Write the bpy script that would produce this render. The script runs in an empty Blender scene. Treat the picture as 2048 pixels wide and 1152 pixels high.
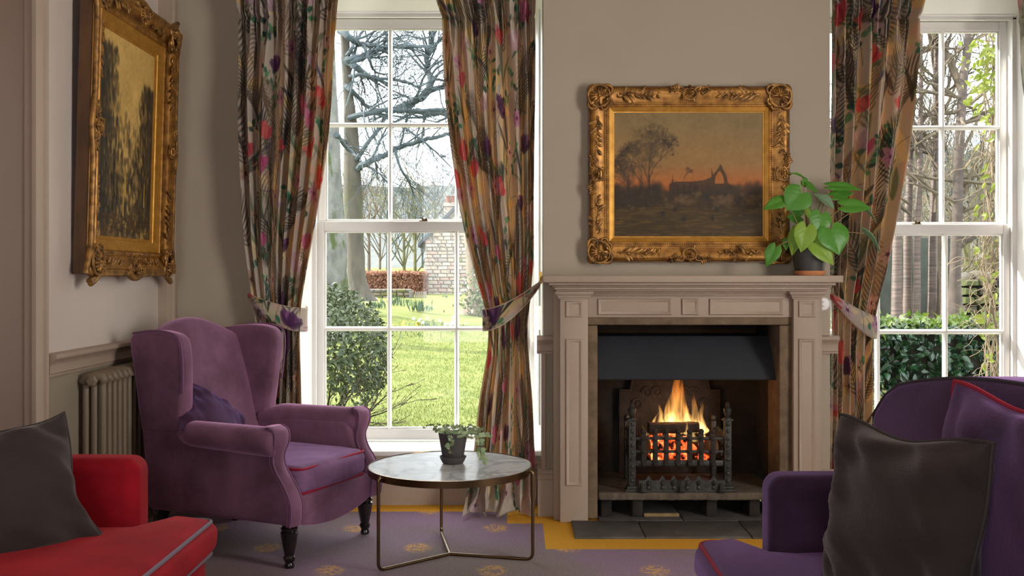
import bpy, bmesh, math, random
import numpy as np
from mathutils import Vector, Matrix, Euler

scene = bpy.context.scene
COL = scene.collection
PI = math.pi
rng = random.Random(7)

# ------------------------------------------------------------------ camera
EYE = 1.25            # eye height, m
FPX = 2000.0          # focal length in pixels of the 2048 px wide frame
VPX, VPY = 1030.0, 550.0
cam_d = bpy.data.cameras.new('camera')
cam_d.sensor_width = 36.0
cam_d.lens = 36.0 * FPX / 2048.0
cam_d.shift_x = -(VPX - 1024.0) / 2048.0
cam_d.shift_y = (VPY - 576.0) / 2048.0
cam_d.clip_start, cam_d.clip_end = 0.05, 1500
cam = bpy.data.objects.new('camera', cam_d)
cam.location = (0, 0, EYE)
cam.rotation_euler = (PI / 2, 0, 0)
COL.objects.link(cam)
scene.camera = cam

# ------------------------------------------------------------------ sky, sun, fill lamps
world = bpy.data.worlds.new('sky')
scene.world = world
world.use_nodes = True
bg = world.node_tree.nodes['Background']
bg.inputs['Color'].default_value = (0.90, 0.955, 1.0, 1)
bg.inputs['Strength'].default_value = 6.0

sun_d = bpy.data.lights.new('sun', 'SUN')
sun_d.energy = 15.0
sun_d.angle = math.radians(1.0)
sun_d.color = (1.0, 0.95, 0.86)
sun = bpy.data.objects.new('sun', sun_d)
sun.rotation_euler = Vector((0.86, -0.24, -0.50)).to_track_quat('-Z', 'Y').to_euler()
COL.objects.link(sun)

def area(name, loc, look, sx, sy, power, col):
    d = bpy.data.lights.new(name, 'AREA')
    d.shape = 'RECTANGLE'; d.size = sx; d.size_y = sy
    d.energy = power; d.color = col
    o = bpy.data.objects.new(name, d)
    o.location = loc
    o.rotation_euler = (Vector(look) - Vector(loc)).to_track_quat('-Z', 'Y').to_euler()
    COL.objects.link(o)
    return o

# fill lamps added in openings of the unseen walls (wall_rear, wall_right)
area('rear_opening_fill', (-0.55, -2.42, 1.55), (-0.55, 5, 1.3), 1.3, 2.3, 2, (1.0, 0.92, 0.80))
area('side_opening_fill', (3.32, 1.55, 1.6), (-2, 1.55, 1.55), 1.45, 2.3, 118, (1.0, 0.91, 0.80))

scene.view_settings.view_transform = 'Standard'
scene.view_settings.look = 'None'
scene.view_settings.gamma = 1.0
scene.view_settings.use_curve_mapping = False
scene.view_settings.exposure = 0.0
scene.cycles.use_denoising = True
scene.cycles.max_bounces = 7
scene.cycles.diffuse_bounces = 4
scene.cycles.glossy_bounces = 3
scene.cycles.transparent_max_bounces = 24
scene.cycles.sample_clamp_indirect = 6.0

# ------------------------------------------------------------------ helpers
def W(px, py, Y):
    """point at depth Y that the camera sees at photo pixel (px, py)"""
    return Vector(((px - VPX) / FPX * Y, Y, EYE - (py - VPY) / FPX * Y))

def lin(c):
    def f(v):
        v /= 255.0
        return v / 12.92 if v <= 0.04045 else ((v + 0.055) / 1.055) ** 2.4
    return tuple(f(v) for v in c)

class MB:
    """collects geometry for ONE mesh"""
    def __init__(s):
        s.v = []; s.f = []; s.m = []
    def add(s, vs, fs, mi=0):
        b = len(s.v)
        s.v.extend([tuple(p) for p in vs])
        s.f.extend([tuple(i + b for i in f) for f in fs])
        s.m.extend([mi] * len(fs))
        return s
    def box(s, x0, x1, y0, y1, z0, z1, mi=0):
        return s.add([(x0,y0,z0),(x1,y0,z0),(x1,y1,z0),(x0,y1,z0),(x0,y0,z1),(x1,y0,z1),(x1,y1,z1),(x0,y1,z1)],
                     [(0,3,2,1),(4,5,6,7),(0,1,5,4),(1,2,6,5),(2,3,7,6),(3,0,4,7)], mi)
    def prism(s, pts, a, b, axis='y', mi=0):
        """outline extruded along an axis: 'y': pts=(x,z); 'x': pts=(y,z); 'z': pts=(x,y)"""
        def P(p, t):
            return (p[0], t, p[1]) if axis == 'y' else ((t, p[0], p[1]) if axis == 'x' else (p[0], p[1], t))
        n = len(pts)
        A = sum(pts[i][0]*pts[(i+1)%n][1]-pts[(i+1)%n][0]*pts[i][1] for i in range(n))
        if (A < 0) != (axis == 'y'):
            pts = pts[::-1]
        # orientation: make outward normals whatever the axis
        lo, hi = min(a, b), max(a, b)
        vs = [P(p, lo) for p in pts] + [P(p, hi) for p in pts]
        fs = [tuple(range(n))[::-1], tuple(range(n, 2*n))]
        for i in range(n):
            j = (i+1) % n
            fs.append((i, j, n+j, n+i))
        return s.add(vs, fs, mi)
    def grid(s, P, closeu=False, closev=False, mi=0):
        P = np.asarray(P, float)
        nu, nv = P.shape[:2]
        vs = P.reshape(-1, 3).tolist()
        fs = []
        for i in range(nu if closeu else nu-1):
            i2 = (i+1) % nu
            for j in range(nv if closev else nv-1):
                j2 = (j+1) % nv
                fs.append((i*nv+j, i2*nv+j, i2*nv+j2, i*nv+j2))
        return s.add(vs, fs, mi)
    def lathe(s, prof, c=(0,0,0), n=24, mi=0, cap=True):
        """profile (r, z) around the z axis at c"""
        a = np.arange(n) * 2*PI/n
        P = np.zeros((len(prof), n, 3))
        for k, (r, z) in enumerate(prof):
            P[k,:,0] = c[0] + r*np.cos(a); P[k,:,1] = c[1] + r*np.sin(a); P[k,:,2] = c[2] + z
        b = len(s.v)
        vs = P.reshape(-1,3).tolist(); fs = []
        for i in range(len(prof)-1):
            for j in range(n):
                j2 = (j+1) % n
                fs.append((i*n+j, i*n+j2, (i+1)*n+j2, (i+1)*n+j))
        if cap:
            if prof[0][0] > 1e-4: fs.append(tuple(range(n))[::-1])
            if prof[-1][0] > 1e-4: fs.append(tuple((len(prof)-1)*n + j for j in range(n)))
        return s.add(vs, fs, mi)
    def tube(s, pts, r, n=8, closed=False, mi=0, flat=1.0, up=None):
        """round (or flattened) bar along a polyline; r a number or a list"""
        pts = [Vector(p) for p in pts]
        m = len(pts)
        rs = [r]*m if not hasattr(r, '__len__') else list(r)
        T = []
        for i in range(m):
            if closed: t = pts[(i+1)%m] - pts[i-1]
            else: t = pts[min(i+1, m-1)] - pts[max(i-1, 0)]
            T.append(t.normalized() if t.length > 1e-9 else Vector((0,0,1)))
        if up is not None: nrm = Vector(up)
        else: nrm = Vector((0,0,1)) if abs(T[0].z) < 0.9 else Vector((1,0,0))
        vs = []
        for i in range(m):
            nrm = (nrm - T[i]*nrm.dot(T[i]))
            if nrm.length < 1e-6: nrm = T[i].orthogonal()
            nrm.normalize()
            bi = T[i].cross(nrm)
            for k in range(n):
                a = 2*PI*k/n
                vs.append(pts[i] + nrm*(math.cos(a)*rs[i]*flat) + bi*(math.sin(a)*rs[i]))
        fs = []
        for i in range(m if closed else m-1):
            i2 = (i+1) % m
            for k in range(n):
                k2 = (k+1) % n
                fs.append((i*n+k, i*n+k2, i2*n+k2, i2*n+k))
        if not closed:
            fs.append(tuple(range(n))[::-1]); fs.append(tuple((m-1)*n+k for k in range(n)))
        return s.add(vs, fs, mi)
    def ellipsoid(s, c, rx, ry, rz, nu=10, nv=6, rot=None, mi=0):
        c = Vector(c); vs = []
        for i in range(nv+1):
            th = PI*i/nv
            for j in range(nu):
                ph = 2*PI*j/nu
                p = Vector((rx*math.sin(th)*math.cos(ph), ry*math.sin(th)*math.sin(ph), rz*math.cos(th)))
                if rot is not None: p = rot @ p
                vs.append(c + p)
        fs = []
        for i in range(nv):
            for j in range(nu):
                j2 = (j+1) % nu
                fs.append((i*nu+j, (i+1)*nu+j, (i+1)*nu+j2, i*nu+j2))
        return s.add(vs, fs, mi)
    def xf(s, M):
        s.v = [tuple(M @ Vector(p)) for p in s.v]
        return s
    def map(s, fn):
        s.v = [tuple(fn(*p)) for p in s.v]
        return s
    def mesh(s, name):
        me = bpy.data.meshes.new(name)
        me.from_pydata(s.v, [], s.f)
        return me
    def build(s, name, mat, parent=None, smooth=40, bevel=0, bseg=2, subsurf=0, world=True, recalc=True, weld=False):
        me = s.mesh(name)
        mats = mat if isinstance(mat, (list, tuple)) else [mat]
        for m in mats: me.materials.append(m)
        if len(mats) > 1: me.polygons.foreach_set('material_index', s.m)
        if recalc or weld:
            bm = bmesh.new(); bm.from_mesh(me)
            if weld: bmesh.ops.remove_doubles(bm, verts=bm.verts, dist=1e-5)
            if recalc: bmesh.ops.recalc_face_normals(bm, faces=bm.faces)
            bm.to_mesh(me); bm.free()
        if smooth:
            me.shade_smooth()
            if smooth < 180: me.set_sharp_from_angle(angle=math.radians(smooth))
        o = bpy.data.objects.new(name, me)
        COL.objects.link(o)
        if bevel:
            b = o.modifiers.new('bevel', 'BEVEL'); b.width = bevel; b.segments = bseg
            b.limit_method = 'ANGLE'; b.angle_limit = math.radians(35)
            b.harden_normals = False
            me.shade_smooth()
            me.set_sharp_from_angle(angle=math.radians(180))
            if bseg < 2: me.set_sharp_from_angle(angle=math.radians(35))
        if subsurf:
            d = o.modifiers.new('subdivision', 'SUBSURF'); d.levels = subsurf; d.render_levels = subsurf
        put(o, parent, world)
        return o

def put(o, parent, world=True):
    if parent is not None:
        o.parent = parent
        if world and parent.parent is None:
            M = Matrix.Translation(parent.location) @ parent.rotation_euler.to_matrix().to_4x4()
            o.matrix_parent_inverse = M.inverted()
    return o

def tag(o, label=None, cat=None, group=None, kind=None):
    if label: o['label'] = label
    if cat: o['category'] = cat
    if group: o['group'] = group
    if kind: o['kind'] = kind
    return o

def thing(name, label, cat, loc=(0,0,0), rot=(0,0,0), group=None, kind=None):
    o = bpy.data.objects.new(name, None)
    o.empty_display_size = 0.1
    o.location = loc; o.rotation_euler = rot
    COL.objects.link(o)
    return tag(o, label, cat, group, kind)

def linked(name, me, M, parent=None, world=True):
    """an object that shares mesh data, placed by a matrix"""
    o = bpy.data.objects.new(name, me)
    o.matrix_basis = M
    COL.objects.link(o)
    put(o, parent, world)
    return o

# ------------------------------------------------------------------ materials
MATS = {}
ALB = 1.0     # overall reflectance of the things being made (garden colours are scaled down to offset the strong sky and sun)
def nodes_of(name):
    m = bpy.data.materials.new(name); m.use_nodes = True
    nt = m.node_tree
    return m, nt, nt.nodes['Principled BSDF'], nt.nodes['Material Output']

def mat(name, col, rough=0.5, metal=0.0, var=None, bump=None, sheen=0.0, coat=0.0, spec=0.5, col2=None, stretch=None, sheen_col=None, second=None):
    """procedural material. var=(scale, low, high): noise drives the colour between col*low and col*high (or to col2)
    bump=(scale, strength)"""
    if name in MATS: return MATS[name]
    m, nt, b, out = nodes_of(name)
    N, L = nt.nodes, nt.links
    c = tuple(v*ALB for v in lin(col))
    b.inputs['Base Color'].default_value = (*c, 1)
    b.inputs['Roughness'].default_value = rough
    b.inputs['Metallic'].default_value = metal
    b.inputs['Specular IOR Level'].default_value = spec
    if sheen:
        b.inputs['Sheen Weight'].default_value = sheen
        b.inputs['Sheen Roughness'].default_value = 0.45
        if sheen_col: b.inputs['Sheen Tint'].default_value = (*lin(sheen_col), 1)
    if coat:
        b.inputs['Coat Weight'].default_value = coat; b.inputs['Coat Roughness'].default_value = 0.12
    tc = N.new('ShaderNodeTexCoord')
    src = tc.outputs['Object']
    if stretch:
        mp = N.new('ShaderNodeMapping'); mp.inputs['Scale'].default_value = stretch
        L.new(src, mp.inputs['Vector']); src = mp.outputs['Vector']
    if var:
        n = N.new('ShaderNodeTexNoise'); n.inputs['Scale'].default_value = var[0]
        n.inputs['Detail'].default_value = 6; n.inputs['Roughness'].default_value = 0.6
        L.new(src, n.inputs['Vector'])
        r = N.new('ShaderNodeValToRGB')
        r.color_ramp.elements[0].position = 0.33; r.color_ramp.elements[1].position = 0.68
        r.color_ramp.elements[0].color = (*[x*var[1] for x in c], 1)
        r.color_ramp.elements[1].color = (*([v*ALB for v in lin(col2)] if col2 else [min(1, x*var[2]) for x in c]), 1)
        L.new(n.outputs['Fac'], r.inputs['Fac'])
        cur = r.outputs['Color']
        if second:     # (scale, threshold, colour, soft): blotches of a further colour
            n2 = N.new('ShaderNodeTexNoise'); n2.inputs['Scale'].default_value = second[0]; n2.inputs['Detail'].default_value = 5
            L.new(src, n2.inputs['Vector'])
            r2 = N.new('ShaderNodeValToRGB')
            r2.color_ramp.elements[0].position = second[1]; r2.color_ramp.elements[1].position = second[1] + second[3]
            L.new(n2.outputs['Fac'], r2.inputs['Fac'])
            mx = N.new('ShaderNodeMix'); mx.data_type = 'RGBA'
            L.new(r2.outputs['Color'], mx.inputs['Factor'])
            L.new(cur, mx.inputs[6]); mx.inputs[7].default_value = (*[v*ALB for v in lin(second[2])], 1)
            cur = mx.outputs[2]
        L.new(cur, b.inputs['Base Color'])
    if bump:
        n = N.new('ShaderNodeTexNoise'); n.inputs['Scale'].default_value = bump[0]; n.inputs['Detail'].default_value = 4
        L.new(src, n.inputs['Vector'])
        bp = N.new('ShaderNodeBump'); bp.inputs['Strength'].default_value = bump[1]; bp.inputs['Distance'].default_value = 0.01
        L.new(n.outputs['Fac'], bp.inputs['Height']); L.new(bp.outputs['Normal'], b.inputs['Normal'])
    MATS[name] = m
    return m

def attr_mat(name, rough=0.8, transl=0.0, transl_tint=(1,1,1), bump=None, spec=0.3, coat=0.0, sheen=0.0):
    """colour comes from the mesh's own painted colour attribute 'paint'"""
    m, nt, b, out = nodes_of(name)
    N, L = nt.nodes, nt.links
    at = N.new('ShaderNodeAttribute'); at.attribute_name = 'paint'
    L.new(at.outputs['Color'], b.inputs['Base Color'])
    b.inputs['Roughness'].default_value = rough
    b.inputs['Specular IOR Level'].default_value = spec
    if coat: b.inputs['Coat Weight'].default_value = coat; b.inputs['Coat Roughness'].default_value = 0.25
    if sheen: b.inputs['Sheen Weight'].default_value = sheen
    if bump:
        tc = N.new('ShaderNodeTexCoord')
        n = N.new('ShaderNodeTexNoise'); n.inputs['Scale'].default_value = bump[0]; n.inputs['Detail'].default_value = 3
        L.new(tc.outputs['Object'], n.inputs['Vector'])
        bp = N.new('ShaderNodeBump'); bp.inputs['Strength'].default_value = bump[1]; bp.inputs['Distance'].default_value = 0.005
        L.new(n.outputs['Fac'], bp.inputs['Height']); L.new(bp.outputs['Normal'], b.inputs['Normal'])
    if transl:
        t = N.new('ShaderNodeBsdfTranslucent')
        mu = N.new('ShaderNodeMix'); mu.data_type = 'RGBA'; mu.blend_type = 'MULTIPLY'; mu.inputs['Factor'].default_value = 1
        L.new(at.outputs['Color'], mu.inputs[6]); mu.inputs[7].default_value = (*transl_tint, 1)
        L.new(mu.outputs[2], t.inputs['Color'])
        mx = N.new('ShaderNodeMixShader'); mx.inputs['Fac'].default_value = transl
        L.new(b.outputs['BSDF'], mx.inputs[1]); L.new(t.outputs['BSDF'], mx.inputs[2])
        L.new(mx.outputs['Shader'], out.inputs['Surface'])
    return m

def leaf_mat(name, col, col2, transl=0.35, rough=0.4, scale=9.0, spec=0.5, tcol=None):
    """two-sided leaf with light shining through; hue varies from leaf to leaf"""
    m, nt, b, out = nodes_of(name)
    N, L = nt.nodes, nt.links
    oi = N.new('ShaderNodeObjectInfo'); ge = N.new('ShaderNodeNewGeometry')
    tc = N.new('ShaderNodeTexCoord')
    n = N.new('ShaderNodeTexNoise'); n.inputs['Scale'].default_value = scale
    L.new(tc.outputs['Object'], n.inputs['Vector'])
    ad = N.new('ShaderNodeMath'); ad.operation = 'ADD'
    L.new(oi.outputs['Random'], ad.inputs[0]); L.new(ge.outputs['Random Per Island'], ad.inputs[1])
    fr = N.new('ShaderNodeMath'); fr.operation = 'FRACT'; L.new(ad.outputs[0], fr.inputs[0])
    md = N.new('ShaderNodeMath'); md.operation = 'MULTIPLY_ADD'; md.inputs[1].default_value = 0.6
    L.new(fr.outputs[0], md.inputs[0])
    m2 = N.new('ShaderNodeMath'); m2.operation = 'MULTIPLY'; m2.inputs[1].default_value = 0.4; L.new(n.outputs['Fac'], m2.inputs[0])
    L.new(m2.outputs[0], md.inputs[2])
    mx = N.new('ShaderNodeMix'); mx.data_type = 'RGBA'
    L.new(md.outputs[0], mx.inputs['Factor'])
    mx.inputs[6].default_value = (*[v*ALB for v in lin(col)], 1); mx.inputs[7].default_value = (*[v*ALB for v in lin(col2)], 1)
    L.new(mx.outputs[2], b.inputs['Base Color'])
    b.inputs['Roughness'].default_value = rough; b.inputs['Specular IOR Level'].default_value = spec
    t = N.new('ShaderNodeBsdfTranslucent')
    if tcol: t.inputs['Color'].default_value = (*lin(tcol), 1)
    else: L.new(mx.outputs[2], t.inputs['Color'])
    ms = N.new('ShaderNodeMixShader'); ms.inputs['Fac'].default_value = transl
    L.new(b.outputs['BSDF'], ms.inputs[1]); L.new(t.outputs['BSDF'], ms.inputs[2])
    L.new(ms.outputs['Shader'], out.inputs['Surface'])
    MATS[name] = m
    return m

def glass_mat():
    m, nt, b, out = nodes_of('window_glass')
    N, L = nt.nodes, nt.links
    tr = N.new('ShaderNodeBsdfTransparent'); tr.inputs['Color'].default_value = (0.97, 0.985, 0.98, 1)
    gl = N.new('ShaderNodeBsdfGlossy'); gl.inputs['Roughness'].default_value = 0.02
    fr = N.new('ShaderNodeFresnel'); fr.inputs['IOR'].default_value = 1.45
    ms = N.new('ShaderNodeMixShader')
    L.new(fr.outputs['Fac'], ms.inputs['Fac']); L.new(tr.outputs['BSDF'], ms.inputs[1]); L.new(gl.outputs['BSDF'], ms.inputs[2])
    L.new(ms.outputs['Shader'], out.inputs['Surface'])
    return m

# ------------------------------------------------------------------ painter: flat prints as colour attributes
class Ras:
    """a small colour raster; x to the right, y up, both in metres"""
    def __init__(s, nx, ny, wx, wy, col):
        s.nx, s.ny, s.wx, s.wy = nx, ny, wx, wy
        s.a = np.tile(np.array(lin(col)), (nx, ny, 1)).astype(float)
        s.X, s.Y = np.meshgrid(np.linspace(0, wx, nx), np.linspace(0, wy, ny), indexing='ij')
        s.px = wx/nx
    def win(s, x0, x1, y0, y1):
        i0 = max(0, int(x0/s.wx*(s.nx-1))-1); i1 = min(s.nx, int(x1/s.wx*(s.nx-1))+3)
        j0 = max(0, int(y0/s.wy*(s.ny-1))-1); j1 = min(s.ny, int(y1/s.wy*(s.ny-1))+3)
        return (slice(i0, i1), slice(j0, j1)) if i1 > i0 and j1 > j0 else None
    def mix(s, w, mask, col, a):
        k = (np.clip(mask, 0, 1)*a)[..., None]
        s.a[w] = s.a[w]*(1-k) + np.array(lin(col))*k
    def ell(s, cx, cy, rx, ry, ang, col, a=1.0, soft=0.25):
        R = max(rx, ry)*1.3
        w = s.win(cx-R, cx+R, cy-R, cy+R)
        if w is None: return
        dx, dy = s.X[w]-cx, s.Y[w]-cy
        c, n = math.cos(ang), math.sin(ang)
        u, v = (dx*c+dy*n)/rx, (-dx*n+dy*c)/ry
        s.mix(w, (1-np.sqrt(u*u+v*v))/soft+0.5, col, a)
    def leaf(s, x, y, ln, wd, ang, col, a=1.0, p=0.8, bend=0.0):
        """pointed petal/leaf from (x,y) along ang"""
        R = ln*1.15
        w = s.win(x-R, x+R, y-R, y+R)
        if w is None: return
        dx, dy = s.X[w]-x, s.Y[w]-y
        c, n = math.cos(ang), math.sin(ang)
        u = (dx*c+dy*n)/ln; v = -dx*n+dy*c
        v = v - bend*ln*u*u
        half = wd*np.power(np.clip(np.sin(PI*np.clip(u, 0, 1)), 0, 1), p)
        s.mix(w, np.where((u > 0) & (u < 1), (half-np.abs(v))/(s.px*1.2)+0.5, 0), col, a)
    def stroke(s, pts, w0, w1, col, a=1.0):
        n = len(pts)
        for i in range(n-1):
            (x0, y0), (x1, y1) = pts[i], pts[i+1]
            r = max(w0, w1)*1.5+s.px*2
            w = s.win(min(x0,x1)-r, max(x0,x1)+r, min(y0,y1)-r, max(y0,y1)+r)
            if w is None: continue
            dx, dy = x1-x0, y1-y0; L2 = dx*dx+dy*dy+1e-12
            t = np.clip(((s.X[w]-x0)*dx+(s.Y[w]-y0)*dy)/L2, 0, 1)
            d = np.hypot(s.X[w]-x0-t*dx, s.Y[w]-y0-t*dy)
            ww = w0+(w1-w0)*(i+t)/(n-1)
            s.mix(w, (ww-d)/(s.px)+0.5, col, a)
    def noise(s, scale, seed, octaves=4):
        r = np.random.RandomState(seed); out = np.zeros((s.nx, s.ny)); amp = 1.0; tot = 0
        for o in range(octaves):
            gx = max(2, int(s.wx*scale*2**o)+2); gy = max(2, int(s.wy*scale*2**o)+2)
            g = r.rand(gx+1, gy+1)
            fx = s.X/s.wx*(gx-1); fy = s.Y/s.wy*(gy-1)
            ix = fx.astype(int); iy = fy.astype(int); tx = fx-ix; ty = fy-iy
            tx = tx*tx*(3-2*tx); ty = ty*ty*(3-2*ty)
            out += amp*(g[ix,iy]*(1-tx)*(1-ty)+g[ix+1,iy]*tx*(1-ty)+g[ix,iy+1]*(1-tx)*ty+g[ix+1,iy+1]*tx*ty)
            tot += amp; amp *= 0.55
        return out/tot

def painted_grid(name, P, ras, material, parent=None, world=True, smooth=True):
    """grid P[nx,ny,3] coloured by a raster of the same resolution"""
    nx, ny = P.shape[:2]
    me = bpy.data.meshes.new(name)
    I = np.arange(nx*ny).reshape(nx, ny)
    F = np.stack([I[:-1,:-1], I[1:,:-1], I[1:,1:], I[:-1,1:]], -1).reshape(-1, 4)
    me.vertices.add(nx*ny); me.vertices.foreach_set('co', P.reshape(-1).astype(np.float32))
    nf = len(F)
    me.loops.add(nf*4); me.loops.foreach_set('vertex_index', F.reshape(-1).astype(np.int32))
    me.polygons.add(nf); me.polygons.foreach_set('loop_start', np.arange(0, nf*4, 4, dtype=np.int32))
    me.update(calc_edges=True)
    ca = me.color_attributes.new('paint', 'FLOAT_COLOR', 'POINT')
    rgba = np.ones((nx*ny, 4), np.float32); rgba[:, :3] = ras.a.reshape(-1, 3)
    ca.data.foreach_set('color', rgba.reshape(-1))
    me.materials.append(material)
    if smooth: me.shade_smooth()
    o = bpy.data.objects.new(name, me)
    COL.objects.link(o)
    put(o, parent, world)
    return o

def interp(x, tab):
    """piecewise smooth table lookup: tab = [(x, a, b, ...), ...] -> row of values"""
    T = np.array(tab, float)
    return [np.interp(x, T[:,0], T[:,k]) for k in range(1, T.shape[1])]

def round_path(pts, r, n=5, closed=False):
    """polyline with its corners rounded"""
    pts = [Vector(p) for p in pts]; out = []
    m = len(pts)
    for i in range(m):
        if not closed and i in (0, m-1): out.append(pts[i]); continue
        a, b, c = pts[i-1], pts[i], pts[(i+1) % m]
        d1 = (a-b); d2 = (c-b)
        rr = min(r, d1.length*0.48, d2.length*0.48)
        p, q = b + d1.normalized()*rr, b + d2.normalized()*rr
        for k in range(n+1):
            t = k/n
            out.append(p*(1-t)**2 + b*2*t*(1-t) + q*t*t)
    return out

def spline(pts, n=8):
    """Catmull-Rom through points (tuples of any dimension)"""
    P = [np.array(p, float) for p in pts]
    P = [2*P[0]-P[1]] + P + [2*P[-1]-P[-2]]
    out = []
    for i in range(1, len(P)-2):
        for k in range(n):
            t = k/n
            out.append(0.5*((2*P[i]) + (P[i+1]-P[i-1])*t + (2*P[i-1]-5*P[i]+4*P[i+1]-P[i+2])*t*t + (3*P[i]-P[i-1]-3*P[i+1]+P[i+2])*t**3))
    out.append(P[-2])
    return [tuple(p) for p in out]

# shared finishes
M_WALL = mat('wall_paint_taupe', (172, 158, 140), 0.85, var=(1.2, 0.97, 1.03), bump=(220, 0.05))
M_WALLD = mat('wall_paint_dado', (146, 134, 116), 0.8, var=(1.2, 0.96, 1.03), bump=(220, 0.05))
M_WALL_LIT = mat('wall_paint_lit', (198, 184, 173), 0.8, var=(1.2, 0.97, 1.03), bump=(220, 0.05))  # wall paint lightened: the window light is put into the colour
M_TRIM = mat('trim_paint_blush', (168, 148, 130), 0.6, var=(3, 0.95, 1.03), bump=(90, 0.06))
M_WHITE = mat('window_paint_white', (248, 245, 241), 0.4, var=(4, 0.97, 1.0), bump=(60, 0.04))
M_DARKWALL = mat('dark_unseen_walling', (88, 66, 48), 0.6, var=(4, 0.8, 1.15), stretch=(1, 1, 0.2))  # dark finish given to the unseen walls to cut bounced light
M_CEIL = mat('ceiling_paint', (176, 166, 152), 0.9, var=(2, 0.98, 1.0))
M_GLASS = glass_mat()
# ================================================================== THE ROOM
XL, XR, YB, YR, ZC = -1.87, 3.35, 5.46, -2.45, 3.15     # left, right, window wall, rear wall, ceiling
YBR = 5.20                                               # face of the chimney breast
BX0, BX1 = 0.148, 1.638
OX0, OX1, OZ = 0.42, 1.345, 0.995                        # fire opening

def S(o):
    o['kind'] = 'structure'; return o

# ---- carpet
def carpet_mat():
    m, nt, b, out = nodes_of('carpet_purple')
    N, L = nt.nodes, nt.links
    tc = N.new('ShaderNodeTexCoord'); sp = N.new('ShaderNodeSeparateXYZ')
    L.new(tc.outputs['Object'], sp.inputs[0])
    def M(op, a, b_=None, c=None):
        n = N.new('ShaderNodeMath'); n.operation = op
        for i, v in enumerate((a, b_, c)):
            if v is None: continue
            if isinstance(v, (int, float)): n.inputs[i].default_value = v
            else: L.new(v, n.inputs[i])
        return n.outputs[0]
    def lattice(cx, cy):
        x = M('WRAP', M('SUBTRACT', sp.outputs['X'], cx), 0.345, -0.345)
        y = M('WRAP', M('SUBTRACT', sp.outputs['Y'], cy), 0.355, -0.355)
        x = M('MULTIPLY', x, 1.0); y = M('MULTIPLY', y, 0.78)
        return M('SQRT', M('ADD', M('MULTIPLY', x, x), M('MULTIPLY', y, y)))
    d = M('MINIMUM', lattice(-0.097, 4.23), lattice(-0.447, 4.585))
    blob = N.new('ShaderNodeMapRange'); blob.inputs['From Min'].default_value = 0.072; blob.inputs['From Max'].default_value = 0.045
    L.new(d, blob.inputs['Value'])
    w = N.new('ShaderNodeTexNoise'); w.inputs['Scale'].default_value = 42; w.inputs['Detail'].default_value = 2; w.inputs['Distortion'].default_value = 1.2
    L.new(tc.outputs['Object'], w.inputs['Vector'])
    wr = N.new('ShaderNodeMapRange'); wr.inputs['From Min'].default_value = 0.44; wr.inputs['From Max'].default_value = 0.52
    L.new(w.outputs['Fac'], wr.inputs['Value'])
    motif = M('MULTIPLY', M('MULTIPLY', blob.outputs[0], wr.outputs[0]), 0.72)
    # worn, faded areas and woven flecks
    n1 = N.new('ShaderNodeTexNoise'); n1.inputs['Scale'].default_value = 1.3; n1.inputs['Detail'].default_value = 3
    L.new(tc.outputs['Object'], n1.inputs['Vector'])
    r1 = N.new('ShaderNodeValToRGB')
    r1.color_ramp.elements[0].position = 0.36; r1.color_ramp.elements[0].color = (*lin((112, 98, 98)), 1)
    r1.color_ramp.elements[1].position = 0.62; r1.color_ramp.elements[1].color = (*lin((122, 92, 126)), 1)
    L.new(n1.outputs['Fac'], r1.inputs['Fac'])
    n2 = N.new('ShaderNodeTexNoise'); n2.inputs['Scale'].default_value = 150; n2.inputs['Detail'].default_value = 3
    L.new(tc.outputs['Object'], n2.inputs['Vector'])
    r2 = N.new('ShaderNodeMapRange'); r2.inputs['From Min'].default_value = 0.5; r2.inputs['From Max'].default_value = 0.72
    L.new(n2.outputs['Fac'], r2.inputs['Value'])
    mx = N.new('ShaderNodeMix'); mx.data_type = 'RGBA'
    L.new(M('MULTIPLY', r2.outputs[0], 0.75), mx.inputs['Factor']); L.new(r1.outputs['Color'], mx.inputs[6]); mx.inputs[7].default_value = (*lin((176, 140, 96)), 1)
    my = N.new('ShaderNodeMix'); my.data_type = 'RGBA'
    L.new(motif, my.inputs['Factor']); L.new(mx.outputs[2], my.inputs[6]); my.inputs[7].default_value = (*lin((214, 158, 58)), 1)
    L.new(my.outputs[2], b.inputs['Base Color'])
    b.inputs['Roughness'].default_value = 0.95; b.inputs['Specular IOR Level'].default_value = 0.1
    b.inputs['Sheen Weight'].default_value = 0.15
    n3 = N.new('ShaderNodeTexNoise'); n3.inputs['Scale'].default_value = 320
    L.new(tc.outputs['Object'], n3.inputs['Vector'])
    bp = N.new('ShaderNodeBump'); bp.inputs['Strength'].default_value = 0.6; bp.inputs['Distance'].default_value = 0.004
    L.new(n3.outputs['Fac'], bp.inputs['Height']); L.new(bp.outputs['Normal'], b.inputs['Normal'])
    return m
M_CARPET = carpet_mat()
M_YELLOW = mat('carpet_border_mustard', (226, 166, 58), 0.95, var=(140, 0.82, 1.06), bump=(320, 0.5), spec=0.1)

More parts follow.
